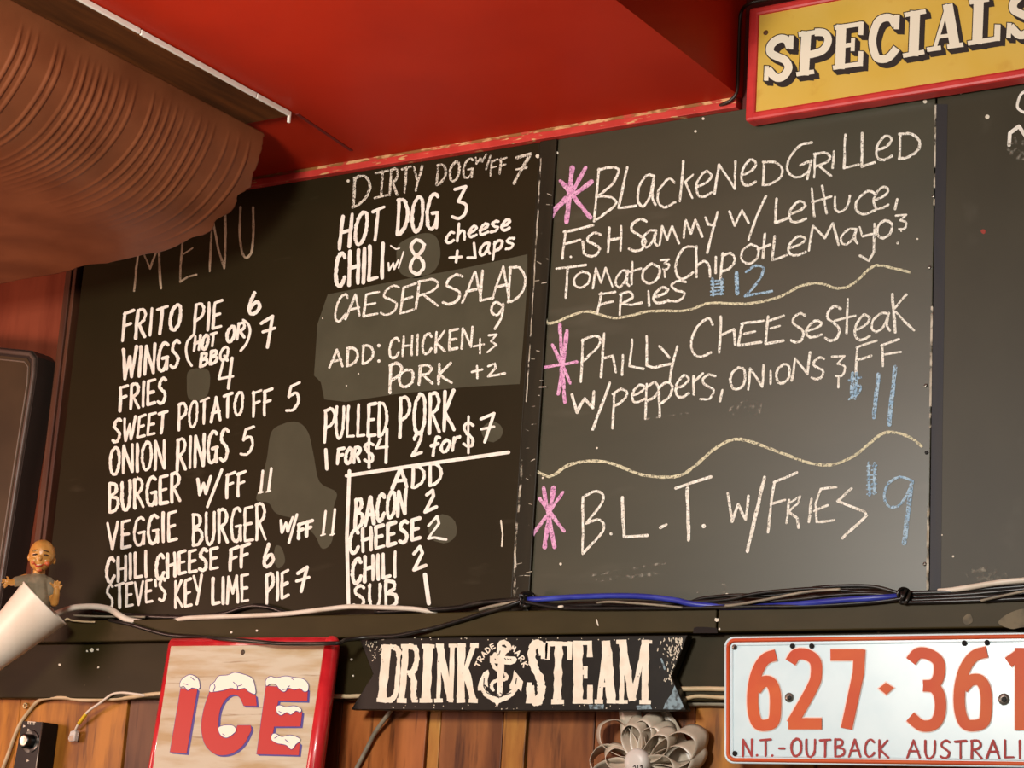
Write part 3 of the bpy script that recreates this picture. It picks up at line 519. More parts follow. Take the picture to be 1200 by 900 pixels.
# the shell: profile traced at its ragged end, ribs across it
pr = crom([Vector((x, 0, z)) for x, z in ((-1.630, zb), (-1.632, .893), (-1.637, .870), (-1.647, .846), (-1.662, .824), (-1.684, .803), (-1.715, .787), (-1.765, .776), (-1.86, .770), (-1.95, .767), (-2.07, .763), (-2.20, .762), (-2.30, .785), (-2.36, .84), (-2.37, zb))], 7)
sx = [(0, 0)]
nst = len(pr)
rib_px = [35, 65, 95, 165, 190, 245, 272, 295, 315, 340, 362, 385, 412, 440, 500, 530, 556, 582, 610, 640, 665, 690, 715, 765, 800, 835]
ribs = sorted([PX(x/3, (75+(x-35)*.52)/3, xi-.03).y for x in rib_px]+[-.66-.02*i+random.uniform(-.004, .004) for i in range(28)])
amp_ = [random.uniform(.55, 1.2) for _ in ribs]
ys = [YE-.0012*i for i in range(int((YE-YF)/.0012)+1)]
bm = NB(); grid = []
for yi, y in enumerate(ys):
    row = []
    for i, p in enumerate(pr):
        t = i/(nst-1)
        tan = (pr[min(i+1, nst-1)]-pr[max(i-1, 0)]).normalized(); nrm = Vector((-tan.z, 0, tan.x))
        if nrm.x < 0 and i < nst*.4 or nrm.z > 0: nrm = -nrm
        d = 0
        t2 = t*14/11; fade = min(1, max(0, t2-.09)*9)*max(0, 1-max(0, (t2-.42))/.26)
        if fade > 0:
            sh = y+.004*noise.noise(Vector((t*3, y*6, 0)))
            for k, rb in enumerate(ribs):
                e = (sh-rb)/.0022
                if abs(e) < 3: d += .0017*amp_[k]*math.exp(-e*e)
        d = d*fade+.004*noise.noise(Vector((t*5, y*9, 3)))*min(1, t*6)
        yy = y
        if yi < 6:       # torn end
            yy = y+.010*noise.noise(Vector((i*.21, 7, 0)))*(1-yi/6)+.003*noise.noise(Vector((i*.8, 2, 0)))*(1-yi/6)
        row.append(bm.verts.new(Vector((p.x, yy, p.z))+nrm*d))
    grid.append(row)
for A, B in zip(grid, grid[1:]):
    for i in range(nst-1):
        bm.faces.new((A[i], A[i+1], B[i+1], B[i]))
fixn(bm)
sh = obj('ribbed_shell', bm, mat('brown_ribbed_sheet', (136, 77, 46), .46, col2=(116, 62, 35), scale=(14, 14, 14), lo=.35, hi=.65, spec=.3), cn, smooth=True)
md = sh.modifiers.new('thickness', 'SOLIDIFY'); md.thickness = .0015; md.offset = 1

# ------------------------------------------------------------------ dark framed panel at the left
YPn = -.026
tv = thing('display_panel', 'dark grey panel with a thin ridged frame at the left edge', 'panel', P(20, 560, 0.0))
sf = wall(YPn)
o_ = [(-90, 398), (38, 411), (44, 418), (43, 440), (24, 560), (4, 690), (-10, 780), (-150, 770)]
bm = NB(); prism(bm, o_, sf, -.036, -.0, 0); fixn(bm); obj('case', bm, mat('black_case', (44, 34, 28), .5), tv)
fr = Pen(sf, .0012)
bm = NB()
def bar(bm, a, b, r): tube(bm, [sf(a[0], a[1], .001), sf(b[0], b[1], .001)], r, 8, False)
pts_ = [(-90, 402), (36, 415), (40, 421), (39, 440), (20, 560), (0, 690), (-12, 770)]
tube(bm, [sf(u, v, .001) for u, v in pts_], .0035, 8, False); obj('frame', bm, mat('grey_frame', (92, 74, 64), .4), tv, smooth=True)
bm = NB(); tube(bm, [sf(u-7, v+9, .0006) for u, v in pts_], .0012, 6, False); obj('inner_ridge', bm, mat('pale_ridge', (118, 100, 86), .45), tv)
bm = NB(); prism(bm, [(u-4, v+5) for u, v in pts_]+[(-150, 765), (-110, 420)], sf, 0, .0006); fixn(bm); obj('screen', bm, mat('dull_screen', (58, 44, 26), .5, col2=(68, 52, 32), scale=(10, 10, 10)), tv)

# ------------------------------------------------------------------ specials sign
SY = -.026
ss = wall(SY)
zt = P(880, 9, SY).z; zl = P(878, 141, SY).z; xa = P(875, 80, SY).x; xb = P(1262, 60, SY).x
sp = thing('sign', 'yellow sign with red frame reading SPECIALS above the middle chalkboard', 'sign', ((xa+xb)/2, 0.0, zl))
bm = NB(); box(bm, xa+.009, xb-.009, SY+.003, -.0042, zl+.008, zt-.008); obj('panel', bm, mat('yellow_sign_face', (220, 178, 66), .5, col2=(224, 186, 86), scale=(14, 14, 14), lo=.35, hi=.7, col3=(206, 152, 52), scale3=(30, 30, 30), lo3=.6, hi3=.8), sp)
redf = mat('red_frame_paint', (214, 58, 52), .42, col2=(200, 46, 44), scale=(40, 40, 40), col3=(222, 140, 120), scale3=(120, 120, 120), lo3=.74, hi3=.8)
bm = NB(); box(bm, xa, xa+.0125, SY, -.004, zl, zt, .003); box(bm, xb-.0125, xb, SY, -.004, zl, zt, .003)
box(bm, xa+.002, xb-.002, SY+.0002, -.0041, zl+.0002, zl+.0105, .003); box(bm, xa+.002, xb-.002, SY+.0002, -.0041, zt-.0105, zt-.0002, .003); obj('frame', bm, redf, sp)
# slab letters: strokes (centre lines in a unit box, width as a share of the height)
SL = {
 'P': [((.24, 0), (.24, 1), .22), ((0, .05), (.55, .05), .10), ((0, .95), (.6, .95), .10), ('~', (.5, .95), (.8, .9), (.93, .72), (.8, .52), (.5, .46), (.3, .46), .17)],
 'E': [((.24, 0), (.24, 1), .22), ((0, .05), (1, .05), .10), ((0, .95), (.97, .95), .10), ((.3, .51), (.66, .51), .10), ((.92, 1), (.92, .70), .11), ((.95, 0), (.95, .33), .11), ((.66, .66), (.66, .36), .09)],
 'I': [((.5, 0), (.5, 1), .22), ((.0, .05), (1, .05), .10), ((0, .95), (1, .95), .10)],
 'L': [((.30, 0), (.30, 1), .22), ((0, .05), (1, .05), .10), ((0, .95), (.62, .95), .10), ((.93, 0), (.93, .36), .13)],
 'A': [((.22, .04), (.5, 1), .08), ((.5, 1), (.8, .04), .22), ((.3, .30), (.7, .30), .08), ((.0, .05), (.4, .05), .10), ((.58, .05), (1.04, .05), .10)],
 'C': [('~', (.92, .74), (.75, .92), (.5, .95), (.28, .85), (.15, .5), (.28, .14), (.5, .04), (.75, .07), (.98, .24), .17), ((.95, .98), (.95, .66), .12)],
 'S': [('~', (.86, .70), (.72, .90), (.45, .94), (.2, .82), (.2, .65), (.45, .53), (.72, .42), (.84, .24), (.68, .07), (.42, .06), (.12, .28), .18), ((.9, .98), (.9, .66), .10), ((.08, .02), (.08, .36), .10)],
 'D': [((.24, 0), (.24, 1), .17), ((0, .04), (.5, .04), .07), ((0, .96), (.5, .96), .07), ('~', (.4, .96), (.72, .93), (.86, .78), (.86, .5), (.86, .2), (.7, .06), (.4, .04), .11)],
 'R': [((.22, 0), (.22, 1), .15), ((0, .03), (.48, .03), .07), ((0, .97), (.5, .97), .07), ('~', (.4, .97), (.72, .93), (.82, .76), (.72, .56), (.4, .5), .11), ('~', (.5, .52), (.74, .4), (.78, .16), (.86, .04), .12), ((.74, .03), (1.02, .03), .06)],
 'N': [((.2, 0), (.2, 1), .09), ((.84, 0), (.84, 1), .09), ((.18, .98), (.82, .03), .14), ((0, .03), (.42, .03), .06), ((0, .97), (.4, .97), .06), ((.64, .97), (1.04, .97), .06)],
 'K': [((.2, 0), (.2, 1), .15), ((.82, .98), (.3, .45), .10), ((.42, .56), (.82, .02), .14), ((0, .03), (.42, .03), .07), ((0, .97), (.42, .97), .07), ((.62, .97), (1.04, .97), .07), ((.6, .03), (1.04, .03), .07)],
 'T': [((.5, 0), (.5, 1), .16), ((.26, .03), (.76, .03), .07), ((0, .96), (1, .96), .09), ((.07, 1), (.07, .7), .09), ((.93, 1), (.93, .7), .09)],
 'M': [((.16, 0), (.16, 1), .09), ((.84, 0), (.84, 1), .13), ((.16, .98), (.48, .05), .14), ((.48, .05), (.82, .98), .08), ((0, .03), (.34, .03), .06), ((-.02, .97), (.28, .97), .06), ((.72, .97), (1.03, .97), .06), ((.68, .03), (1.02, .03), .06)],
}
def slab(pen, ch, bl, br, tl, grow=0.0, off=(0, 0), rough=0):
    """bl, br: base corners in px; tl: top left"""
    bl, br, tl = Vector(bl), Vector(br), Vector(tl); h = (tl-bl).length
    for st in SL[ch]:
        c = st[0] == '~'; pts = st[1:-1] if c else st[:-1]
        q = [bl+(br-bl)*x+(tl-bl)*y+Vector(off) for x, y in pts]
        pen.line(q, h*st[-1]+grow, smooth=c, cap='butt', jit=rough) if not grow else pen.line([q[0]-(q[1]-q[0]).normalized()*grow/2]+q[1:-1]+[q[-1]+(q[-1]-q[-2]).normalized()*grow/2], h*st[-1]+grow, smooth=c, cap='butt')
face = wall(SY+.003)
spl = [('S', (895, 96), (929, 91), (897, 45)), ('P', (933, 89.5), (971, 84), (936, 38)), ('E', (976, 82), (1010, 77), (978, 30)), ('C', (1016, 74), (1051, 69), (1018, 21)), ('I', (1058, 68), (1083, 63.5), (1060, 15)), ('A', (1086, 61), (1127, 55), (1090, 8)), ('L', (1134, 53.5), (1171, 47.5), (1136, 0)), ('S', (1179, 46), (1214, 41), (1182, -6))]
inkb = mat('black_letter_paint', (38, 24, 16), .55)
for ch, a, b, t in spl:
    pen = Pen(face, .0002)
    for k in range(0, 6): slab(pen, ch, a, b, t, 2.2, (k*1.0, k*1.0))
    pen.done('letter_shade', inkb, sp, 'black painted drop shade of the letter '+ch)
cream = mat('cream_letter_paint', (244, 232, 208), .5)
for ch, a, b, t in spl:
    pen = Pen(face, .0006); slab(pen, ch, a, b, t); pen.done('letter', cream, sp, 'cream slab letter '+ch)
bm = NB(); lathe(bm, [(.0001, 0), (.003, 0), (.003, .0008), (.0014, .0010), (.0001, .0006)], face(897.5, 38.5), (0, -1, 0), 12); obj('nail', bm, mat('rusty_nail', (96, 54, 22), .6), sp)

# thin cable round the sign
bm = NB(); tube(bm, [P(u, v, y) for u, v, y in ((838, 127, .004), (843, 124, -.006), (850, 121, -.0125), (857, 117, -.013), (863.5, 107, -.014), (865, 80, -.014), (866.5, 32, -.014), (869.5, 12, -.017), (878, 4.5, -.029), (890, 1, -.029), (925, -5, -.029), (980, -14, -.029))], .0021, 8)
tag(obj('cable', bm, mat('brown_black_cable', (48, 34, 24), .45), smooth=True), 'thin dark cable running round the upper left corner of the yellow sign', 'cable')

# ------------------------------------------------------------------ ice sign
pI = P(390, 757, -.047)
ice_s = Surf(pI, (0, -1, .085))
ic = thing('sign', 'wooden sign with red edge and snow-capped red letters reading ICE', 'sign', P(290, 900, -.02))
def ip(x, y): return (180+x/6, 760+y/6)
outl = [(200, 757), (386, 755), (366, 905), (352, 1010), (160, 1010), (178, 905)]
bm = NB(); prism(bm, outl, ice_s, -.0215, -.0008, 0, 1); fixn(bm)
obj('board', bm, [mat('weathered_pale_wood', (202, 190, 166), .6, col2=(182, 156, 116), scale=(12, 12, 75), lo=.42, hi=.68, detail=6, col3=(140, 108, 70), scale3=(10, 10, 150), lo3=.6, hi3=.72, bump=.1), mat('red_board_side', (186, 34, 40), .45)], ic)
bm = NB()
def edge(a, b, r): tube(bm, [ice_s(a[0], a[1], -.009), ice_s(b[0], b[1], -.009)], r, 12, False)
edge((203, 756), (388, 754.5), .0085); edge((389, 754), (352, 1010), .0100); edge((203, 755), (162, 1010), .0062)
for q in ((203, 756, .0062), (389, 754.5, .0098)):
    c = ice_s(q[0], q[1], -.009); r = q[2]
    lathe(bm, [(r*math.sin(a), -r*math.cos(a)) for a in [math.pi*i/8 for i in range(9)]], c, (0, 0, 1), 12, cap=False)
obj('edge_moulding', bm, mat('red_gloss_edge', (206, 40, 46), .32, col2=(190, 30, 38), scale=(40, 40, 40), col3=(232, 120, 110), scale3=(200, 200, 200), lo3=.72, hi3=.76, coat=.3), ic, smooth=True, label='rounded red edge')
red_l = mat('red_letter_paint', (188, 42, 38), .5); blu_l = mat('blue_outline_paint', (66, 60, 140), .5); sno = mat('white_snow_paint', (246, 238, 220), .5)
I_ = [(190, 280), (308, 285), (232, 738), (115, 728)]
Cc = [(395, 300), (352, 430), (336, 560), (360, 670), (420, 735), (490, 750), (570, 728), (640, 665), (690, 560), (682, 540), (590, 540), (560, 600), (510, 630), (472, 610), (455, 540), (465, 440), (500, 365), (560, 325), (600, 340), (632, 403), (725, 403), (718, 330), (660, 285), (520, 270)]
_o = [(395, 300), (352, 430), (336, 560), (360, 670), (420, 735), (490, 750), (570, 728), (640, 665), (688, 570)]
_i = [(590, 540), (560, 600), (510, 630), (472, 610), (455, 540), (465, 440), (500, 365), (550, 325), (600, 338), (634, 403)]
Cc = [tuple(p) for p in crom(_o, 4)]+[(682, 540)]+[tuple(p) for p in crom(_i, 4)]+[(725, 403), (718, 330), (660, 285), (520, 270)]
E_ = [(790, 262), (1085, 285), (1080, 370), (878, 366), (862, 440), (1045, 445), (1032, 548), (848, 548), (830, 645), (1030, 665), (1020, 750), (725, 742)]
for ch, pl in zip('ICE', (I_, Cc, E_)):
    pen = Pen(ice_s, -.0006)
    for k in range(0, 4): pen.poly([ip(x+k*5, y+k*4) for x, y in pl])
    pen.line([ip(x, y) for x, y in pl+pl[:1]], .8)
    pen.done('letter_outline', blu_l, ic, 'blue outline of the letter '+ch)
    pen = Pen(ice_s, -.0002); pen.poly([ip(x, y) for x, y in pl]); pen.done('letter', red_l, ic, 'red letter '+ch)
snow = [[(188, 268), (190, 235), (215, 205), (260, 185), (308, 210), (322, 250), (318, 282), (270, 275), (240, 292), (215, 265)],
 [(395, 302), (400, 262), (430, 235), (460, 195), (520, 188), (570, 170), (640, 185), (690, 210), (710, 260), (714, 318), (670, 302), (640, 277), (590, 287), (545, 277), (490, 292), (430, 302)],
 [(455, 562), (480, 545), (520, 540), (560, 545), (578, 575), (550, 607), (510, 626), (472, 607)],
 [(795, 262), (790, 225), (820, 198), (862, 207), (930, 195), (985, 205), (1050, 215), (1085, 250), (1085, 292), (1060, 302), (1030, 280), (990, 287), (950, 277), (920, 303), (888, 287), (860, 252), (820, 247)],
 [(865, 440), (865, 410), (890, 400), (930, 412), (990, 405), (1035, 425), (1030, 447), (1000, 437), (965, 462), (935, 447), (900, 467), (880, 460)],
 [(830, 640), (835, 605), (860, 600), (900, 622), (960, 610), (1020, 630), (1025, 652), (1000, 672), (970, 707), (930, 677), (870, 665)]]
for s_ in snow:
    pen = Pen(ice_s, .0002); pen.line([ip(*p) for p in s_+s_[:1]], 1.5, True); pen.done('snow_outline', blu_l, ic, 'blue outline of a snow cap')
    pen = Pen(ice_s, .0005); pen.poly([ip(*p) for p in s_], True); pen.done('snow', sno, ic, 'white snow cap painted on a letter')
pen = Pen(ice_s, .0009)
for l_ in ([(262, 200), (285, 222)], [(212, 246), (240, 255)], [(420, 300), (432, 270), (425, 250)], [(560, 235), (590, 265), (588, 285)], [(590, 265), (620, 255)], [(905, 290), (935, 285), (955, 262)], [(970, 210), (985, 220)], [(880, 440), (900, 452)], [(850, 630), (870, 618)], [(925, 640), (950, 660)], [(485, 600), (500, 612)]):
    pen.line([ip(*p) for p in l_], .8)
pen.done('snow_crease', blu_l, ic)
bm = NB(); lathe(bm, [(.0001, 0), (.0034, 0), (.0030, .0006), (.0014, .0004), (.0001, .0002)], ice_s(284.5, 764.5, -.0007), (0, -1, 0), 12); obj('nail', bm, mat('dark_nail', (70, 52, 34), .6), ic)

# ------------------------------------------------------------------ black sign with white slab letters and anchor
DY = -.024
ds = wall(DY)
dk = thing('sign', 'long black notched sign reading DRINK STEAM with a white anchor between the words', 'sign', P(610, 832, -.01))
ol = [(421, 748), (620, 746), (806, 744), (787, 792), (804.5, 832.5), (610, 833), (411, 831.5), (437, 790)]
bm = NB(); prism(bm, ol, ds, -.012, 0); fixn(bm); es = [e for e in bm.edges]; bmesh.ops.bevel(bm, geom=es, offset=.0008, segments=1, affect='EDGES')
msign = mat('worn_black_sign', (22, 19, 14), .4, col2=(29, 25, 18), scale=(60, 60, 60), lo=.4, hi=.7, spec=.25); obj('board', bm, msign, dk)
pen = Pen(ds, .0003)
dl = [('D', (441, 823), (467, 823.5), (447, 755)), ('R', (465, 823), (489, 823.5), (470, 755)), ('I', (490, 823), (508, 823.5), (493, 755)), ('N', (509, 823), (532, 823), (511, 754.5)), ('K', (535, 823.5), (559, 823.5), (536, 754)), ('S', (618, 824.5), (639, 824.5), (619, 752)), ('T', (638, 824.5), (668, 824.5), (640, 751.5)), ('E', (672, 824.5), (694, 824.5), (672, 751)), ('A', (696, 824.5), (722, 824.5), (697, 751)), ('M', (722, 825), (762, 825), (723, 750))]
def slab2(pen, *a): slab(pen, *a, rough=.25)
nar = {'I': [((.5, 0), (.5, 1), .15), ((.08, .03), (.92, .03), .07), ((.08, .97), (.92, .97), .07)],
 'E': [((.24, 0), (.24, 1), .15), ((0, .03), (.9, .03), .08), ((0, .97), (.95, .97), .08), ((.3, .5), (.62, .5), .08), ((.86, 1), (.86, .74), .09), ((.88, 0), (.88, .3), .10), ((.64, .6), (.64, .4), .07)],
 'A': [((.24, .03), (.5, 1), .08), ((.5, 1), (.78, .03), .15), ((.3, .30), (.72, .30), .07), ((.02, .03), (.42, .03), .06), ((.56, .03), (1.0, .03), .06)],
 'S': [('~', (.82, .78), (.76, .92), (.5, .97), (.26, .9), (.22, .74), (.4, .56), (.66, .42), (.78, .24), (.66, .06), (.46, .03), (.22, .12), (.14, .28), .13), ((.9, .99), (.9, .72), .10), ((.1, .0), (.1, .34), .10)]}
SL.update(nar)
for k_ in 'DRKNTM': SL[k_] = [s_[:-1]+(s_[-1]*(.82 if s_[-1] > .085 else 1),) for s_ in SL[k_]]
worn_w = mat('worn_white_letters', (242, 232, 212), .6, col2=(232, 220, 198), scale=(60, 60, 60), col3=(40, 34, 26), scale3=(230, 230, 230), lo3=.69, hi3=.73)
for t in dl:
    pen = Pen(ds, .0003); slab2(pen, *t); pen.done('letter', worn_w, dk, 'worn white slab letter '+t[0])
def an(x, y): return (540+x/7.5, 720+y/7.5)
pen = Pen(ds, .0003)
aw = lambda pts, w, s=False: pen.line([an(*p) for p in pts], w/7.5, s, cap='round', jit=.15)
aw([(340, 275), (355, 250), (385, 245), (415, 265), (425, 290), (405, 315)], 40, True); aw([(345, 280), (330, 320), (345, 345)], 34, True); aw([(405, 310), (380, 335)], 40)
aw([(365, 310), (350, 500), (340, 700)], 56); pen.poly([an(*p) for p in ((255, 365), (300, 360), (480, 372), (495, 395), (480, 425), (440, 442), (380, 438), (255, 425))])
aw([(280, 430), (300, 470), (340, 500), (390, 525), (405, 550), (380, 575), (320, 580), (280, 600), (270, 640), (285, 665)], 30, True); aw([(300, 350), (280, 400)], 40)
aw([(190, 640), (215, 690), (270, 735), (325, 755), (390, 735), (450, 690), (490, 640)], 46, True); pen.poly([an(*p) for p in ((150, 640), (165, 580), (200, 510), (240, 485), (250, 520), (235, 580), (240, 640), (200, 610), (180, 670), (150, 670))])
pen.poly([an(*p) for p in ((468, 490), (500, 530), (548, 590), (530, 680), (505, 650), (430, 660), (430, 620), (455, 570))]); pen.poly([an(*p) for p in ((285, 755), (320, 740), (380, 745), (335, 780), (318, 815), (305, 785))])
pen.done('anchor_emblem', worn_w, dk, 'white anchor with rope')
pen = Pen(ds, .0008)
for l_ in ([(345, 320), (335, 350)], [(385, 385), (395, 395)], [(410, 390), (420, 400)], [(435, 392), (445, 402)], [(320, 440), (318, 450)], [(300, 390), (305, 400)], [(372, 520), (380, 545)], [(205, 560), (200, 630), (230, 690), (290, 715)], [(490, 560), (480, 610)], [(345, 690), (380, 712), (440, 690)], [(325, 700), (335, 735)], [(362, 275), (378, 282), (372, 275)]): pen.line([an(*p) for p in l_], 1.0)
pen.done('anchor_detail', mat('black_anchor_lines', (40, 34, 26), .6), dk)
pen = Pen(ds, .0003)
def arc_text(t, pts):
    for ch, (x, y, a) in zip(t, pts):
        for st in G[ch][1]:
            c = st[0] == C_; q = []
            for gx, gy in (st[1:] if c else st):
                lx = (gx-.5)*34; ly = -(gy-.5)*44
                q.append(an(x+lx*math.cos(a)-ly*math.sin(a), y+lx*math.sin(a)+ly*math.cos(a)))
            pen.line(q, 1.5, c)
arc_text('TRADE', [(150, 440, -1.1), (172, 390, -.95), (202, 348, -.75), (238, 312, -.6), (278, 282, -.45)])
arc_text('MARK', [(462, 300, .5), (502, 338, .75), (535, 388, .95), (562, 440, 1.1)])
pen.done('small_lettering', worn_w, dk, 'small white words TRADE MARK')
random.seed(11); pen = Pen(ds, .0003)
for _ in range(150):     # flaked patches at both ends
    u = 800-abs(random.gauss(0, 11)); v = random.uniform(747, 800)
    lim = 806-(v-744)*19/48 if v < 792 else 787+(v-792)*17/40
    if u < lim-2: pen.line([(u, v), (u+random.uniform(-1.2, 1.2), v+random.uniform(1, 3.2))], random.uniform(.6, 1.5))
for _ in range(60):
    u = random.gauss(434, 6); v = random.uniform(750, 795)
    if u > 427+(v-748)*.33: pen.line([(u, v), (u+random.uniform(-1.5, 1.5), v+random.uniform(.5, 2))], random.uniform(.5, 1))
for _ in range(60):
    u = random.uniform(430, 770); v = random.choice([random.uniform(747, 750), random.uniform(826, 831)]); pen.disc((u, v), random.uniform(.4, .9), 6)
pen.done('flaked_paint', mat('pale_flakes', (205, 195, 172), .6), dk, 'pale flaked specks')['kind'] = 'stuff'
pen = Pen(ds, .0004)  # bluish reflections on the glossy board, painted as pale patches
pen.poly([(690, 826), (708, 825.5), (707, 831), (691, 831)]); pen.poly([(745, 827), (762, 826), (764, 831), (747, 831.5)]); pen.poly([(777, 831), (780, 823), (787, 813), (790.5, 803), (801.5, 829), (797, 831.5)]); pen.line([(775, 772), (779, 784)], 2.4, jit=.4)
pen.done('painted_reflection', mat('pale_blue_reflection', (128, 150, 158), .35, col2=(60, 68, 70), scale=(160, 160, 160), lo=.45, hi=.6), dk, 'pale blue reflections painted on the board')

# ------------------------------------------------------------------ number plate
NY = -.022
ns = wall(NY)
np_ = thing('number_plate', 'white metal plate with orange embossed 627-361 and OUTBACK AUSTRALIA at lower right', 'number plate', P(1030, 896, -.01))
def rr(x0, y0, x1, y1, y0b, y1b, r, n=6):       # rounded outline: left/right px, top-left y, bottom-left y, and the same at the right
    c = [((x0+r, y0+r), math.pi), ((x1-r, y0b+r), 1.5*math.pi), ((x1-r, y1b-r), 0), ((x0+r, y1-r), .5*math.pi)]
    return [(cx+r*math.cos(a0+.5*math.pi*i/n), cy+r*math.sin(a0+.5*math.pi*i/n)) for (cx, cy), a0 in c for i in range(n+1)]
orange = mat('faded_orange_paint', (206, 84, 48), .5, spec=.2, col2=(212, 100, 52), scale=(12, 12, 12), lo=.4, hi=.6, col3=(190, 68, 42), scale3=(9, 9, 9), lo3=.55, hi3=.75)
white_p = mat('white_plate_enamel', (216, 236, 241), .3, col2=(208, 230, 236), scale=(20, 20, 20), spec=.6)
XR = 1236
bm = NB(); prism(bm, rr(850, 747, XR, 894, 742, 899, 10), ns, -.0035, 0); fixn(bm); obj('plate', bm, white_p, np_)
bm = NB(); q = [ns(u, v, .0004) for u, v in rr(853.5, 750.5, XR-3.5, 890.5, 745.5, 895.5, 8)]; tube(bm, q+q[:1], .0022, 8, False)
q2 = bm; obj('rim', bm, orange, np_, smooth=True, label='raised orange rim')
bm = NB(); q = [ns(u, v, -.0005) for u, v in rr(850.5, 747.5, XR-.5, 893.5, 742.5, 898.5, 10)]; tube(bm, q+q[:1], .0014, 8, False); obj('outer_edge', bm, white_p, np_, smooth=True)
bm = NB(); q = [ns(u, v, .0) for u, v in rr(858.5, 756, XR-8.5, 886, 751, 891, 6)]; tube(bm, q+q[:1], .0009, 6, False); obj('inner_edge', bm, white_p, np_, smooth=True)
dig = {
 '6': [('~', (.88, .95), (.55, .9), (.30, .74), (.17, .5), (.17, .25), (.3, .08), (.55, .05), (.8, .1), (.86, .28), (.84, .48), (.7, .6), (.45, .6), (.25, .5))],
 '2': [('~', (.08, .84), (.25, .94), (.55, .94), (.8, .86), (.84, .7), (.72, .52), (.12, .06)), ((.02, .065), (1, .065))],
 '7': [((0, .93), (.94, .93)), ((.84, 1), (.80, .7), (.46, 0))],
 '3': [('~', (.1, .84), (.3, .94), (.6, .93), (.86, .84), (.88, .68), (.74, .56), (.44, .54)), ('~', (.44, .54), (.74, .52), (.9, .4), (.9, .2), (.74, .07), (.4, .05), (.08, .16))],
 '1': [((.62, 0), (.62, 1)), ((.05, .82), (.62, .93))],
}
def digit(pen, ch, x0, x1, yt, yb, w):
    for st in dig[ch]:
        c = st[0] == '~'; pts = st[1:] if c else st
        pen.line([(x0+x*(x1-x0), yb-y*(yb-yt)) for x, y in pts], w, c, cap='butt')
DG = [('6', 876, 914, 763, 854.5), ('2', 923, 963, 761.5, 854), ('7', 973, 1014, 761, 854), ('3', 1063, 1105.5, 760, 855), ('6', 1117, 1162, 759, 855), ('1', 1180, 1206, 759, 856)]
pale = mat('pale_pink_edge', (238, 206, 190), .4)
for ch, a, b, t, y in DG:
    pen = Pen(ns, .0012); digit(pen, ch, a, b, t, y, 13.2); o_d = pen.done('digit', orange, np_, 'embossed orange '+ch)
    pen = Pen(ns, .0006); digit(pen, ch, a, b, t, y, 15.6); pen.done('embossing', pale, o_d)
pen = Pen(ns, .0012); pen.poly([(1029.5, 807), (1038, 800), (1047.5, 806), (1038.5, 814)]); o_d = pen.done('diamond', orange, np_)
pen = Pen(ns, .0006); pen.poly([(1027.5, 807), (1038, 798), (1049.5, 806), (1038.5, 816)]); pen.done('embossing', pale, o_d)
pen = Pen(ns, .0010); random.seed(3)
def cap_text(t, a, b, h0, h1, w=2.7): word(pen, t, a, b, h0, h1, w, 0, .12, .2)
random.uniform(0, 1)
cap_text('N', (870, 886), (881.5, 886), 19.5, 19.5); cap_text('T', (891, 886.5), (903, 886.5), 19.5, 19.5); pen.disc((887, 885), 1.6); pen.disc((905, 885.5), 1.6); pen.line([(913, 877), (919, 877)], 2.6)
cap_text('OUTBACK', (927, 886.5), (1041, 887.5), 20, 20.5); cap_text('AUSTRALIA', (1063, 888), (1217, 889), 20.5, 21)
pen.done('small_lettering', mat('faded_red_paint', (170, 68, 66), .6, spec=.2), np_, 'small red words N.T. - OUTBACK AUSTRALIA')
for u, v in ((928.5, 757), (951, 757), (1130, 753.5), (1156.5, 753), (861, 883)):
    bm = NB(); lathe(bm, [(.0001, 0), (.0029, 0), (.0027, .0004), (.0001, .0003)], ns(u, v, .0012), (0, -1, 0), 12); obj('hole', bm, mat('black_hole', (14, 12, 10), .9) if 'black_hole' not in bpy.data.materials else bpy.data.materials['black_hole'], np_)
steel = mat('dull_steel', (150, 145, 135), .35, .8); dhole = mat('screw_recess', (20, 18, 15), .7)
for u, v, r in ((925, 817.5, .0052), (1176.5, 819.5, .0060), (861, 758.5, .0030)):
    bm = NB(); lathe(bm, [(.0001, 0), (r, 0), (r*.92, .0014), (r*.5, .0022), (.0001, .0024)], ns(u, v, .0002), (0, -1, 0), 16); s_ = obj('screw', bm, steel, np_, smooth=True)
    bm = NB(); lathe(bm, [(.0001, 0), (r*.48, 0), (r*.4, .0003), (.0001, .0003)], ns(u, v, .0026), (0, -1, 0), 12); obj('recess', bm, dhole, s_)

# ------------------------------------------------------------------ cables along the ledge
blackc = mat('black_cable_sheath', (24, 21, 18), .35, col2=(52, 46, 38), scale=(30, 60, 60), lo=.5, hi=.7)
whitec = mat('white_cable_sheath', (226, 214, 196), .45, col2=(206, 192, 170), scale=(30, 60, 60), lo=.45, hi=.7)
creamc = mat('cream_cable_sheath', (206, 184, 146), .5, col2=(184, 160, 120), scale=(30, 60, 60), lo=.45, hi=.7)
bluec = mat('blue_cable_sheath', (42, 52, 150), .38, col2=(70, 86, 190), scale=(20, 60, 60), lo=.5, hi=.7)
grayc = mat('grey_cable_sheath', (128, 118, 100), .5, col2=(160, 148, 126), scale=(30, 60, 60), lo=.45, hi=.65)
def cable(pts, r, m, label, y=-.012, cat='cable', group=None):
    if pts[-1][0] == 1260: pts = pts+[(1420, pts[-1][1]-10)+tuple(pts[-1][2:]), (1640, pts[-1][1]-34)+tuple(pts[-1][2:])]
    bm = NB(); tube(bm, [P(q[0], q[1], q[2] if len(q) > 2 else y) for q in pts], r, 8)
    if group is None: group = 'black cables on the ledge under the boards' if m is blackc else 'pale cables along the wall' if m is not bluec else None
    return tag(obj('cable', bm, m, smooth=True), label, cat, group)
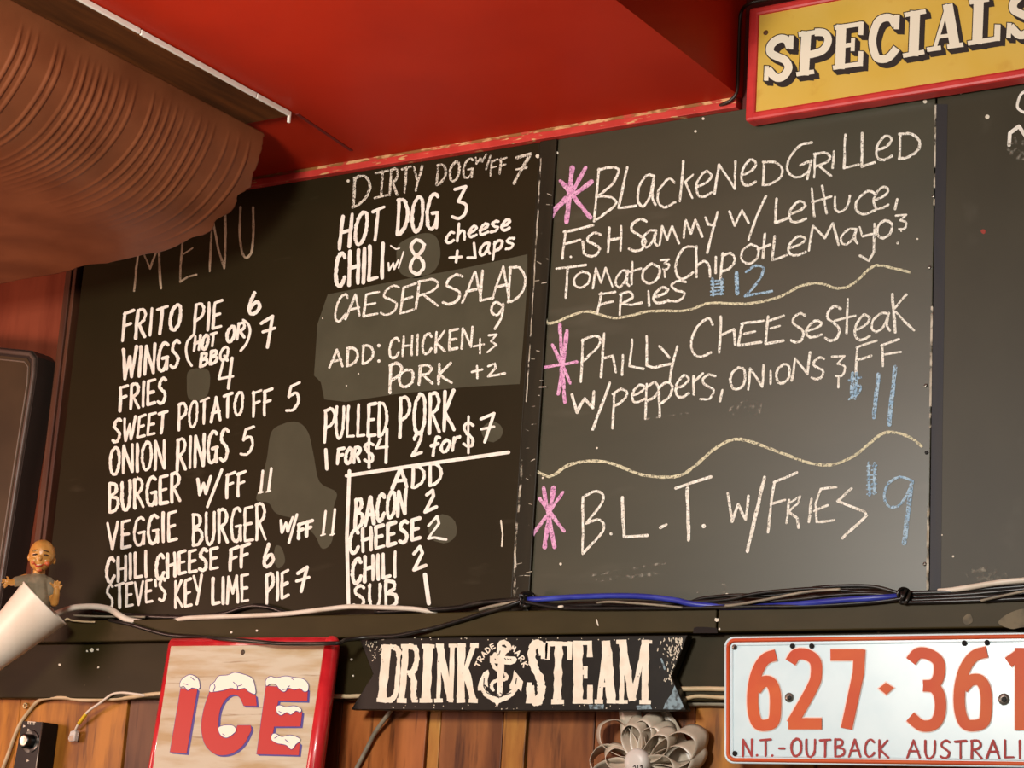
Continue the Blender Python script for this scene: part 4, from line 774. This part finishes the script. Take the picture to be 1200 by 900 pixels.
cable([(60, 722, -.03), (71, 717, -.028), (87.5, 712, -.022), (111, 711, -.02), (128, 714, -.022), (139, 720.5, -.0235), (150, 726.5, -.02), (165, 729.5, -.013), (180, 733, -.008)], .0042, whitec, 'thick white cable arching from the tilted white cup, leftmost on the ledge')
cable([(76, 727, -.03), (79, 725, -.028), (84, 727, -.026), (98, 728.5, -.024), (111, 729, -.0235)], .0013, creamc, 'thin cream loop of cord beside the rim of the white cup')
cable([(86, 721, -.012), (105, 722, -.012), (126, 722.5, -.012), (170, 723, -.012)], .0014, grayc, 'thin grey wire running under the arch of the thick white cable')
cable([(195, 730, -.012), (208, 726.5, -.017), (225, 724, -.023), (280, 722, -.0235), (334, 719.5, -.0235), (380, 714, -.022), (409, 711, -.021), (435, 711.5, -.021), (465, 712.5, -.021), (488, 714, -.018), (504, 717, -.012), (512, 720, -.008)], .0030, whitec, 'white cable lying on the ledge under the white-ruled box of extras')
cable([(110, 716, -.006), (135, 720, -.006), (152, 721, -.006), (188, 723, -.006), (225, 723, -.006), (262, 719, -.006), (281, 713, -.006), (297, 710, -.006), (316, 712, -.006), (334, 718, -.006), (350, 723, -.006)], .0030, blackc, 'black cable with a low hump behind the white cable under KEY LIME PIE')
cable([(128, 727, -.018), (152, 731.5, -.0235), (174, 738, -.0235), (197.5, 744, -.0235), (225, 746, -.028), (265, 749, -.05), (297, 751.5, -.055), (325, 754, -.0595), (360, 754.5, -.0595), (385, 754, -.0595), (398, 753.5, -.056), (406, 750, -.045), (430, 747, -.03), (464, 745, -.0285), (490, 740, -.0285), (507, 736.5, -.025), (535, 728.5, -.024), (572, 717, -.024), (597, 709.5, -.024), (615, 703, -.02)], .0025, blackc, 'thin black cable sagging across the top edge of the ICE sign')
cable([(440, 717, -.012), (498, 715, -.012), (535, 712.5, -.012), (553, 708.5, -.011), (572, 705.5, -.011), (608, 703, -.012), (620, 702.5, -.012)], .0031, blackc, 'black cable on the ledge rising to the dark knot below the batten')
cable([(562, 714.5, -.018), (575, 711, -.018), (590, 708, -.018), (612, 704.5, -.018)], .0020, grayc, 'short dusty grey cable left of the knot below the batten')
cable([(612, 703), (650, 709), (700, 710.5), (760, 711), (800, 708), (820, 702), (833, 700), (864, 697.5), (910, 697.5), (952, 689.5), (985, 687), (1016, 687), (1034, 689.5), (1060, 697.5)], .0021, blackc, 'black cable arching highest over the bundle below B.L.T.', -.014)
cable([(612, 706), (650, 710), (700, 709), (760, 709), (807, 705.5), (850, 703), (888, 695.5), (927, 691.5), (960, 690), (1000, 693), (1030, 695), (1060, 698.5)], .0021, blackc, 'black cable second from the top of the bundle below B.L.T.', -.018)
cable([(614, 707), (700, 713), (800, 711), (850, 708), (927, 703), (978, 697.5), (1020, 696), (1060, 699.5)], .0021, blackc, 'black cable in the middle of the bundle below B.L.T.', -.021)
cable([(614, 705), (660, 712.5), (740, 713), (820, 712), (880, 711), (950, 710), (1020, 706), (1060, 701)], .0022, blackc, 'lowest black cable of the bundle, lying on the rail edge', -.0235)
cable([(612, 703, -.012), (635.6, 702), (674, 699.6), (725, 698.3), (763, 699.8), (794, 704), (812, 708), (850, 711, -.02), (900, 710.5, -.02), (952, 706.5, -.024), (990.6, 703, -.026), (1030, 700.5, -.025), (1060, 698.5, -.018)], .0033, bluec, 'blue cable lying in the black bundle below B.L.T.', -.024)
cable([(700, 706.5, -.029), (717, 705.3, -.029), (754, 707.8, -.029), (775, 709.5, -.029), (800, 712, -.025)], .0013, grayc, 'thin tan wire under the blue cable left of centre')
cable([(850, 710, -.026), (865, 708.5, -.026), (901, 702, -.026), (934, 695.5, -.024), (955, 692.5, -.022), (985, 690.5, -.02)], .0016, grayc, 'thin grey wire crossing the black cables below W/ FRIES')
for i, (q, lb) in enumerate((([(1060, 696), (1068, 695), (1108, 694), (1145, 691), (1200, 687), (1260, 682)], 'uppermost black cable right of the right-hand knot'), ([(1060, 698), (1066, 699.4), (1127, 697), (1200, 690.5), (1260, 684)], 'second black cable right of the right-hand knot'), ([(1060, 701), (1066, 703.5), (1127, 701), (1163, 699), (1200, 695.5), (1260, 690)], 'third black cable right of the right-hand knot'), ([(1056, 704), (1062.5, 706), (1127, 704.5), (1200, 701.5), (1260, 698)], 'lowest black cable right of the right-hand knot, on the rail edge'))):
    cable(q, .0024, blackc, lb, -.012-.0035*i)
cable([(1100, 693, -.008), (1116, 691.5, -.012), (1145, 686.8, -.016), (1172.5, 682.5, -.018), (1200, 680, -.018), (1260, 676, -.018)], .0031, whitec, 'white cable rising to the right edge above the black cables')
cable([(1150, 704, -.027), (1158, 702, -.028), (1178, 697.6, -.028), (1200, 693, -.028), (1240, 686, -.028)], .0014, grayc, 'thin grey wire at the right end of the ledge')
def knot(u, v, y, label):
    bm = NB(); random.seed(int(u))
    for k in range(5):
        a = random.uniform(0, 6.28); c = P(u+random.uniform(-4, 4), v+random.uniform(-2.5, 2.5), y)
        tube(bm, [c+Vector((.006*math.cos(t+a)*.7, .008*math.sin(t), .0065*math.sin(t+a))) for t in [2*math.pi*i/10 for i in range(11)]], .0019, 6, n=2)
    tag(obj('cable_tie', bm, blackc, smooth=True), label, 'cable tie')
knot(617, 703, -.016, 'black tangle of cable ties at the foot of the batten'); knot(1060, 699, -.018, 'black cable tie bunching the cables right of centre below the 9')
bm = NB(); c = P(657.5, 711, -.027); bmesh.ops.create_icosphere(bm, subdivisions=2, radius=1)
for v in bm.verts: v.co = c+Vector((v.co.x*.0042, v.co.y*.002, v.co.z*.0017))*(1+.25*noise.noise(v.co*1.7))
tag(obj('wall_plug', bm, M['chip'], smooth=True), 'small white plastic lump on the rail beneath the blue cable', 'lump')

# low white cables on the planks
cable([(0, 915, .008), (4, 899, .008), (10, 883, .008), (17, 863, .008), (25, 846, .008), (37, 830, .008), (45, 821.5, .004), (55, 818, -.002), (75, 817.5, -.004), (93, 820, -.002), (117, 820, -.002), (150, 817.5, -.004), (195, 812.5, -.0085), (300, 812, -.0085), (400, 816, -.0085), (430, 815.5, -.0085), (600, 812, -.0085), (797, 807.5, -.0085), (850, 807.5, -.0085), (890, 807.5, -.0085)], .0027, creamc, 'cream cable running along the bottom of the black plank behind the signs')
cable([(770, 822, -.008), (803, 818.5, -.0075), (818, 816, -.0075), (848, 817.5, -.0075), (880, 819, -.0075)], .0022, creamc, 'second cream cable between the notched sign and the number plate')
cable([(765, 827, .006), (805, 825, .004), (830, 824.5, .004), (850, 825, .004), (880, 826, .006)], .0027, grayc, 'grey cable lowest between the notched sign and the number plate')
cable([(470, 812, -.009), (462, 824, -.009), (457, 834, -.004), (440, 858, .002), (429, 879, .004), (414, 908, .006)], .0027, grayc, 'grey cable slanting down from the left end of the notched black sign')
t = thing('phone_cable', 'loose thin white cable with a clear plug and yellow tag at lower left', 'cable', P(85, 863, .008))
bm = NB(); tube(bm, [P(*q) for q in ((170, 815, -.008), (152, 812.5, -.008), (140, 812, -.008), (130, 814.5, -.009), (117, 824, -.008), (103, 834, -.004), (93, 847, .002), (88.5, 855, .006))], .0017, 8); obj('wire', bm, whitec, t, smooth=True)
bm = NB(); tube(bm, [P(*q) for q in ((101, 836.5, -.003), (96.5, 842.5, -.0005), (92.5, 848, .0025))], .0025, 8); obj('tag', bm, mat('yellow_tag', (226, 190, 40), .5), t, smooth=True, label='yellow wrapped tag')
pp = wall(.001); bm = NB(); prism(bm, [(83.5, 857), (88.5, 855.5), (90, 858), (88.3, 868.5), (82.5, 869.5), (80.5, 866)], pp, -.005, .002); fixn(bm); bmesh.ops.bevel(bm, geom=bm.edges[:], offset=.0008, segments=1, affect='EDGES')
pg = obj('plug', bm, mat('clear_plug', (226, 222, 214), .15, spec=.6, trans=.35), t, label='clear modular plug')
bm = NB(); prism(bm, [(82.5, 863), (87.5, 861.5), (87, 868), (82, 869)], pp, .002, .0024); fixn(bm); obj('contact', bm, mat('grey_contact', (120, 112, 100), .4, .6), pg)

# small fixings
def ring(u, v, y, r, r2, m, label, name, cat):
    bm = NB(); c = P(u, v, y); tube(bm, [c+Vector((r*math.cos(a), 0, r*math.sin(a))) for a in [2*math.pi*i/16 for i in range(17)]], r2, 6, False); tag(obj(name, bm, m, smooth=True), label, cat)
brass = mat('dull_brass', (170, 130, 70), .4, .6)
ring(29.5, 827, .008, .0030, .0013, mat('pale_brass', (206, 182, 134), .4, .3), 'small brass ring in the wood above the black volume control', 'screw_eye', 'ring')
def screw(u, v, y, m, label, r=.0022):
    t = thing('screw', label, 'screw', P(u, v, y), 'screws along the edge of the middle chalkboard'); c = P(u, v, y+.0004)
    bm = NB(); lathe(bm, [(.0001, 0), (r, 0), (r*.9, .0009), (r*.4, .0014), (.0001, .0014)], c, (0, -1, 0), 12); obj('head', bm, m, t, smooth=True)
    bm = NB(); box(bm, c.x-r*.8, c.x+r*.8, c.y-.0017, c.y-.0012, c.z-r*.12, c.z+r*.12); obj('slot', bm, dhole, t)
for u, v, m, l_ in ((1094, 230, steel, 'bright screw in the board edge beside LETTUCE'), (1089.5, 313.5, steel, 'bright screw in the board edge beside the first wavy line'), (1085, 452, steel, 'bright screw in the board edge beside the blue 11'), (1086, 530.5, dhole, 'dark screw at the end of the second wavy line'), (1084, 661, steel, 'bright screw near the bottom right corner of the middle board')):
    screw(u, v, -.0004, m, l_)
pen = Pen(wall(-.006), .0004); [pen.disc((x, y), r, 8, .3) for x, y, r in ((102, 763, 1.2), (107.5, 761.5, 2.2), (114.5, 761, 1.5), (70, 779, 1.4), (115, 782, 1.2), (412, 773, 1.4), (414, 792, 1.1))]
pen.done('paint_chip', M['chip'], bpy.data.objects['trim_5']); pen = Pen(wall(-.02), .0004)
pen.line([(699, 726), (701, 733)], 1.3, jit=.3); pen.disc((840, 726.5), 2.6, 8, .3); pen.disc((271, 741), 1.4); pen.disc((301, 739), 1.4); pen.disc((843, 737), 1.3)
pen.done('paint_chip', M['chip'], bpy.data.objects['trim_3'])
pen = Pen(wall(-.02), .0006); pen.poly([(812, 742), (813, 736), (817, 734.5), (830, 735), (840, 736), (841, 742)]); pen.done('rail_notch', M['groove'], bpy.data.objects['trim_3'], 'dark chipped notch')
pen = Pen(wall(-.0195), .0004); pen.poly([(1170, 730), (1180, 720), (1200, 713), (1230, 712), (1230, 736), (1200, 735), (1185, 737)], True); pen.poly([(1128, 725), (1136, 719), (1140, 728), (1132, 732)], True)
pen.done('worn_patch', mat('worn_rail_patch', (112, 98, 70), .65, col2=(80, 70, 48), scale=(60, 60, 60)), bpy.data.objects['trim_4'], 'paler worn patches')

# ------------------------------------------------------------------ silver ribbon rosette
RY = .004
rc = P(745, 893, -.028); rc.y = RY
ro = thing('ribbon_rosette', 'silver-grey ribbon bow with looped petals hanging below the notched black sign', 'rosette', rc)
rib = mat('silver_satin_ribbon', (196, 182, 162), .36, col2=(178, 164, 144), scale=(40, 40, 40), spec=.6)
def band(name, path, widthdir, w, w2=None, parent=ro, lab=None):
    q = crom(path, 6); bm = NB(); n = len(q); rows = []
    for i, p in enumerate(q):
        ww = w if w2 is None else w+(w2-w)*i/(n-1)
        d = widthdir if not callable(widthdir) else widthdir(i/(n-1))
        rows.append([bm.verts.new(p+d*ww*k) for k in (-.5, -.25, 0, .25, .5)])
    for A, B in zip(rows, rows[1:]):
        for k in range(4): bm.faces.new((A[k], A[k+1], B[k+1], B[k]))
    o = obj(name, bm, rib, parent, smooth=True, label=lab); m = o.modifiers.new('thickness', 'SOLIDIFY'); m.thickness = .0006; m.offset = 0
    return o
def loop(ang, R_, w, lift, sp, tilt):       # a loop of ribbon lying round the bow, its width standing off the wall
    d = Vector((math.cos(ang), 0, math.sin(ang))); n = Vector((0, -1, 0)); t_ = Vector((-math.sin(ang), 0, math.cos(ang)))
    c = rc+n*lift; wd = (n+d*tilt+t_*sp*.4).normalized()
    band('loop', [c+d*.012, c+d*R_*.4-t_*R_*.20, c+d*R_*.8-t_*R_*.24, c+d*R_*1.0, c+d*R_*.8+t_*R_*.22+n*.002, c+d*R_*.4+t_*R_*.16+n*.003, c+d*R_*.12+d*.006+n*.002], wd, w)
random.seed(5)
for i, a in enumerate((205, 178, 150, 122, 92, 60, 30, 2, -30, -65, -100, -130)): loop(math.radians(a+random.uniform(-7, 7)), random.uniform(.066, .076)*(.70 if 40 < a < 140 else 1), .022, .013, random.choice((-1, 1)), random.uniform(-.9, -.5))
for i, a in enumerate((165, 108, 48, -8, -75, -120)): loop(math.radians(a+random.uniform(-8, 8)), random.uniform(.046, .053), .018, .020, random.choice((-1, 1)), random.uniform(-1.2, -.7))
bm = NB(); lathe(bm, [(.0001, .010), (.012, .010), (.0150, .026), (.0148, .031), (.0125, .034), (.006, .035), (.0001, .035)], rc, (0, -1, 0), 24, cap=False); obj('button', bm, mat('pale_button', (206, 198, 188), .4), ro, smooth=True)
pen = Pen(wall(RY-.0352), .0002)
pen.line([(742, 898.5), (744, 897), (745, 901)], 1); pen.line([(747, 897), (747, 901)], 1); pen.line([(750, 898), (752, 897), (752, 901)], 1); pen.done('button_print', dhole, ro)
def strap(a, b, c, w, w2, y0, y1): band('tail', [P(a[0], a[1], y0), P(b[0], b[1], (y0+y1)/2), P(c[0], c[1], y1)], Vector((1, 0, .05)), w, w2)
strap((738, 826), (739, 846), (740, 874), .029, .024, -.004, -.006); strap((763, 826), (778, 852), (806, 915), .029, .046, .002, .004); 

# ------------------------------------------------------------------ black volume control
vc = thing('volume_control', 'small black wall control box with a round silver-edged knob at lower left', 'control', P(40, 900, .0))
vf = wall(-.020)
bm = NB(); prism(bm, [(25.5, 845), (50, 846), (37, 945), (7, 943)], vf, -.030, 0); fixn(bm); bmesh.ops.bevel(bm, geom=bm.edges[:], offset=.001, segments=2, affect='EDGES')
obj('box', bm, mat('black_plastic', (18, 16, 14), .4, spec=.2), vc)
bm = NB(); tube(bm, [vf(49.4, 847, .0008), vf(36.6, 943, .0008)], .0008, 6, False); obj('edge_trim', bm, steel, vc, label='thin silver edge')
bm = NB(); lathe(bm, [(.0001, 0), (.0152, 0), (.0152, .0008), (.0142, .0012), (.0001, .0012)], vf(36, 869), (0, -1, 0), 32); dl_ = obj('dial_plate', bm, mat('dark_dial', (52, 50, 48), .3, .5, col2=(150, 146, 138), scale=(60, 60, 60), lo=.5, hi=.6), vc, smooth=False)
bm = NB(); kc = vf(36, 869); lathe(bm, [(.0001, .001), (.0098, .001), (.0092, .0125), (.0086, .0140), (.0001, .0140)], kc, (0, -1, 0), 32); kn = obj('knob', bm, mat('black_knob', (20, 18, 16), .35), vc, smooth=False)
bm = NB(); lathe(bm, [(.0001, .0139), (.0080, .0139), (.0076, .0146), (.005, .0143), (.0001, .0143)], kc, (0, -1, 0), 32); obj('knob_cap', bm, mat('brushed_silver', (190, 184, 172), .3, .9, col2=(110, 104, 96), scale=(90, 90, 10), lo=.4, hi=.6), kn)
pen = Pen(vf, .0003)
for a in ((33, 848.5), (35.3, 848.7), (37.6, 848.9), (39.9, 849.1)): pen.line([a, (a[0], a[1]-3)], 1); pen.line([(a[0], a[1]-3), (a[0]+1.6, a[1]-2.6)], .8)
for c in ((33.5, 855.5), (32.5, 891.5), (28.5, 851)): pen.poly([(c[0]-1.5, c[1]+1.5), (c[0]+1.7, c[1]), (c[0]-1, c[1]-1.6)])
pen.done('marking', M['chip'], vc, 'tiny white markings')

# ------------------------------------------------------------------ white cup with a small doll in it
AN = P(56, 698, -.075)
sc_ = (AN-CO).length/FPX*.98
fv_ = (CO-AN).normalized(); r_ = (cx_-fv_*cx_.dot(fv_)).normalized(); u_ = fv_.cross(r_)      # the cup and doll are turned towards the room
def A_(u, v, d=0.0): return AN+r_*((u-56)*sc_*.975)-u_*((v-698)*sc_)+fv_*d
cup = thing('cup', 'tilted white tapered cup at the left edge holding a small doll', 'cup', A_(-20, 774))
mc = A_(53, 706); bc = A_(-20, 776, -.004); ax = (mc-bc).normalized(); Lc = (mc-bc).length
R1, R0 = 36*sc_, 20*sc_
bm = NB(); lathe(bm, [(.0001, 0), (R0*.95, 0), (R0, .002), (R1-.0016, Lc-.003), (R1-.0004, Lc-.002), (R1, Lc-.0008), (R1-.0006, Lc), (R1-.002, Lc-.0008), (R1-.0028, Lc-.004), (R0-.0014, .004), (.0001, .004)], bc, ax, 48, cap=False)
obj('body', bm, mat('white_cup_plastic', (236, 228, 210), .4, col2=(228, 218, 198), scale=(20, 20, 20)), cup, smooth=True)
dl2 = thing('doll', 'small bald smiling doll in grey shirt raising a hand inside the white cup', 'doll', A_(45, 715))
def ell(bm, u, v, d, ru, rv, rd, rot=0.0, seg=20):
    """ellipsoid: centre in doll pixels, radii in pixels / depth pixels"""
    r = bmesh.ops.create_icosphere(bm, subdivisions=3, radius=1)
    for x in r['verts']:
        a, b, c = x.co
        a, b = a*ru, b*rv
        a, b = a*math.cos(rot)-b*math.sin(rot), a*math.sin(rot)+b*math.cos(rot)
        x.co = A_(u+a, v-b, (d+c*rd)*sc_)
bm = NB()
ell(bm, 48.5, 650, 0, 15.5, 17, 16); ell(bm, 46.5, 659, 2.5, 12.5, 11, 12.5, .1)       # skull, jaw
ell(bm, 40, 657.5, 10, 5, 4.2, 4.5); ell(bm, 53.5, 658.5, 10, 5, 4.2, 4.5)               # cheeks
ell(bm, 46, 655, 15.5, 2.6, 3.2, 3.0); ell(bm, 46.2, 651, 13.6, 1.6, 4, 2.4)            # nose
ell(bm, 45, 668, 10.5, 4, 3, 3.8)                                                      # chin
ell(bm, 40.5, 646.5, 11.8, 4.5, 1.5, 2.4, .1); ell(bm, 52.5, 647.5, 11.5, 4.5, 1.5, 2.4, -.2)   # brows
ell(bm, 62.5, 657.5, -1, 2.2, 4.4, 3); ell(bm, 33.2, 654, -1, 2.0, 4.2, 3)              # ears
def limb(pts, n=4):
    tube(bm, [A_(u, v, d*sc_) for u, v, d, r in pts], 1, 12, False)
def taper(pts):
    q = [(A_(u, v, d*sc_), r*sc_) for u, v, d, r in pts]
    for (p, r), (p2, r2) in zip(q, q[1:]):
        for k in range(5):
            t_ = k/4; o_c = p.lerp(p2, t_); rr_ = r+(r2-r)*t_
            e = bmesh.ops.create_icosphere(bm, subdivisions=2, radius=rr_)
            for x in e['verts']: x.co += o_c
taper([(46, 664, -1, 7), (45, 676, -2, 7.5), (44, 684, -2, 13), (46, 700, -2, 14), (44, 716, -4, 13), (34, 730, -6, 11)])     # neck and trunk
taper([(30, 679, 0, 6.5), (20, 681, 4, 5), (14, 683, 8, 4), (9, 682, 10, 3)])                                              # left-hand arm of the picture
taper([(57, 684, 0, 7), (62, 697, 3, 5.5), (64, 706, 8, 5), (66, 696, 12, 4.2), (66, 690, 13, 3.4)])                       # raised forearm
for f_ in (((63, 688, 13, 1.5), (60.5, 685, 14, 1.3), (59, 683.5, 15, 1.1)), ((65, 687, 13, 1.4), (64, 683.5, 14, 1.25), (64, 681.5, 15, 1.0)), ((66.7, 687, 13, 1.4), (66.7, 683, 14, 1.25), (67, 681, 15, 1.0)), ((68.3, 687.5, 13, 1.4), (69.3, 684, 14, 1.2), (70.2, 682.2, 15, 1.0)), ((68.5, 691, 13, 1.5), (71, 688.5, 14, 1.3), (72, 686.5, 15, 1.1))): taper(f_)
for f_ in (((9, 681, 10, 1.4), (5.5, 679.5, 11, 1.2), (3.5, 680, 12, 1.0)), ((8.5, 682.5, 10, 1.4), (5, 682, 11.5, 1.2), (3, 683, 12.5, 1.0)), ((9, 684, 10, 1.4), (6, 685, 11, 1.2), (4, 686.5, 12, 1.0)), ((9.5, 684.5, 10, 1.3), (7.5, 687, 11, 1.1), (6, 688.5, 12, 1.0)), ((11, 680, 10, 1.4), (9.5, 677.5, 11.5, 1.2), (8.5, 676.5, 12.5, 1.0))): taper(f_)
bd = obj('body', bm, mat('doll_skin', (204, 148, 74), .35, col2=(192, 132, 62), scale=(60, 60, 60), spec=.5), dl2, smooth=True)
md = bd.modifiers.new('skin', 'REMESH'); md.mode = 'VOXEL'; md.voxel_size = .0007; md.use_smooth_shade = True
md = bd.modifiers.new('smooth', 'SMOOTH'); md.iterations = 3; md.factor = .5
bm = NB()
taper([(45, 678, -2, 9), (44, 685, -2, 15), (46, 700, -2, 15.5), (44, 716, -4, 14), (35, 729, -6, 11.5)])
taper([(33, 680, 0, 7.5), (21, 681.5, 4, 6.2), (19, 682, 5, 6.0)]); taper([(56, 684, 0, 8.2), (61, 694, 2.5, 6.8)])
st_ = obj('shirt', bm, mat('grey_shirt', (138, 124, 98), .7, col2=(120, 108, 84), scale=(60, 60, 60)), dl2, smooth=True, label='plain grey shirt')
md = st_.modifiers.new('cloth', 'REMESH'); md.mode = 'VOXEL'; md.voxel_size = .0009; md.use_smooth_shade = True
md = st_.modifiers.new('smooth', 'SMOOTH'); md.iterations = 3; md.factor = .5
def paint(name, items, m, lab=None):
    bm = NB()
    for it in items: ell(bm, *it)
    obj(name, bm, m, dl2, smooth=True, label=lab)
paint('mouth', [(45, 663.6, 13.4, 4.4, 1.8, 2.6, .05), (40.8, 662.2, 12.2, 1.8, 1.0, 2.2, -.6), (49.4, 662.4, 12.8, 1.8, 1.0, 2.2, .6)], mat('red_lips', (186, 62, 38), .4), 'red smiling mouth')
paint('teeth', [(45, 662.6, 14.6, 3.2, .8, 2.0, .05)], mat('ivory_teeth', (232, 212, 170), .4))
eye_m = mat('dark_paint', (62, 34, 16), .4)
paint('eye', [(40.3, 650.6, 13.4, 3.4, 1.1, 2.2, .1)], eye_m); paint('eye', [(52.8, 651.4, 14.9, 3.4, 1.1, 2.2, -.15)], eye_m)
paint('eyebrow', [(40.3, 645.6, 13.6, 3.8, .6, 1.9, .15)], eye_m); paint('eyebrow', [(52.8, 646.6, 15.6, 4.0, .7, 1.9, -.2)], eye_m)
paint('blush', [(38.6, 660, 11.3, 2.8, 2.4, 2.9), (54.5, 661, 12.3, 3.4, 2.8, 2.9), (45.5, 668.6, 11.6, 3.2, 2.2, 2.9)], mat('orange_blush', (206, 98, 54), .4), 'orange-red tinted cheeks and chin')
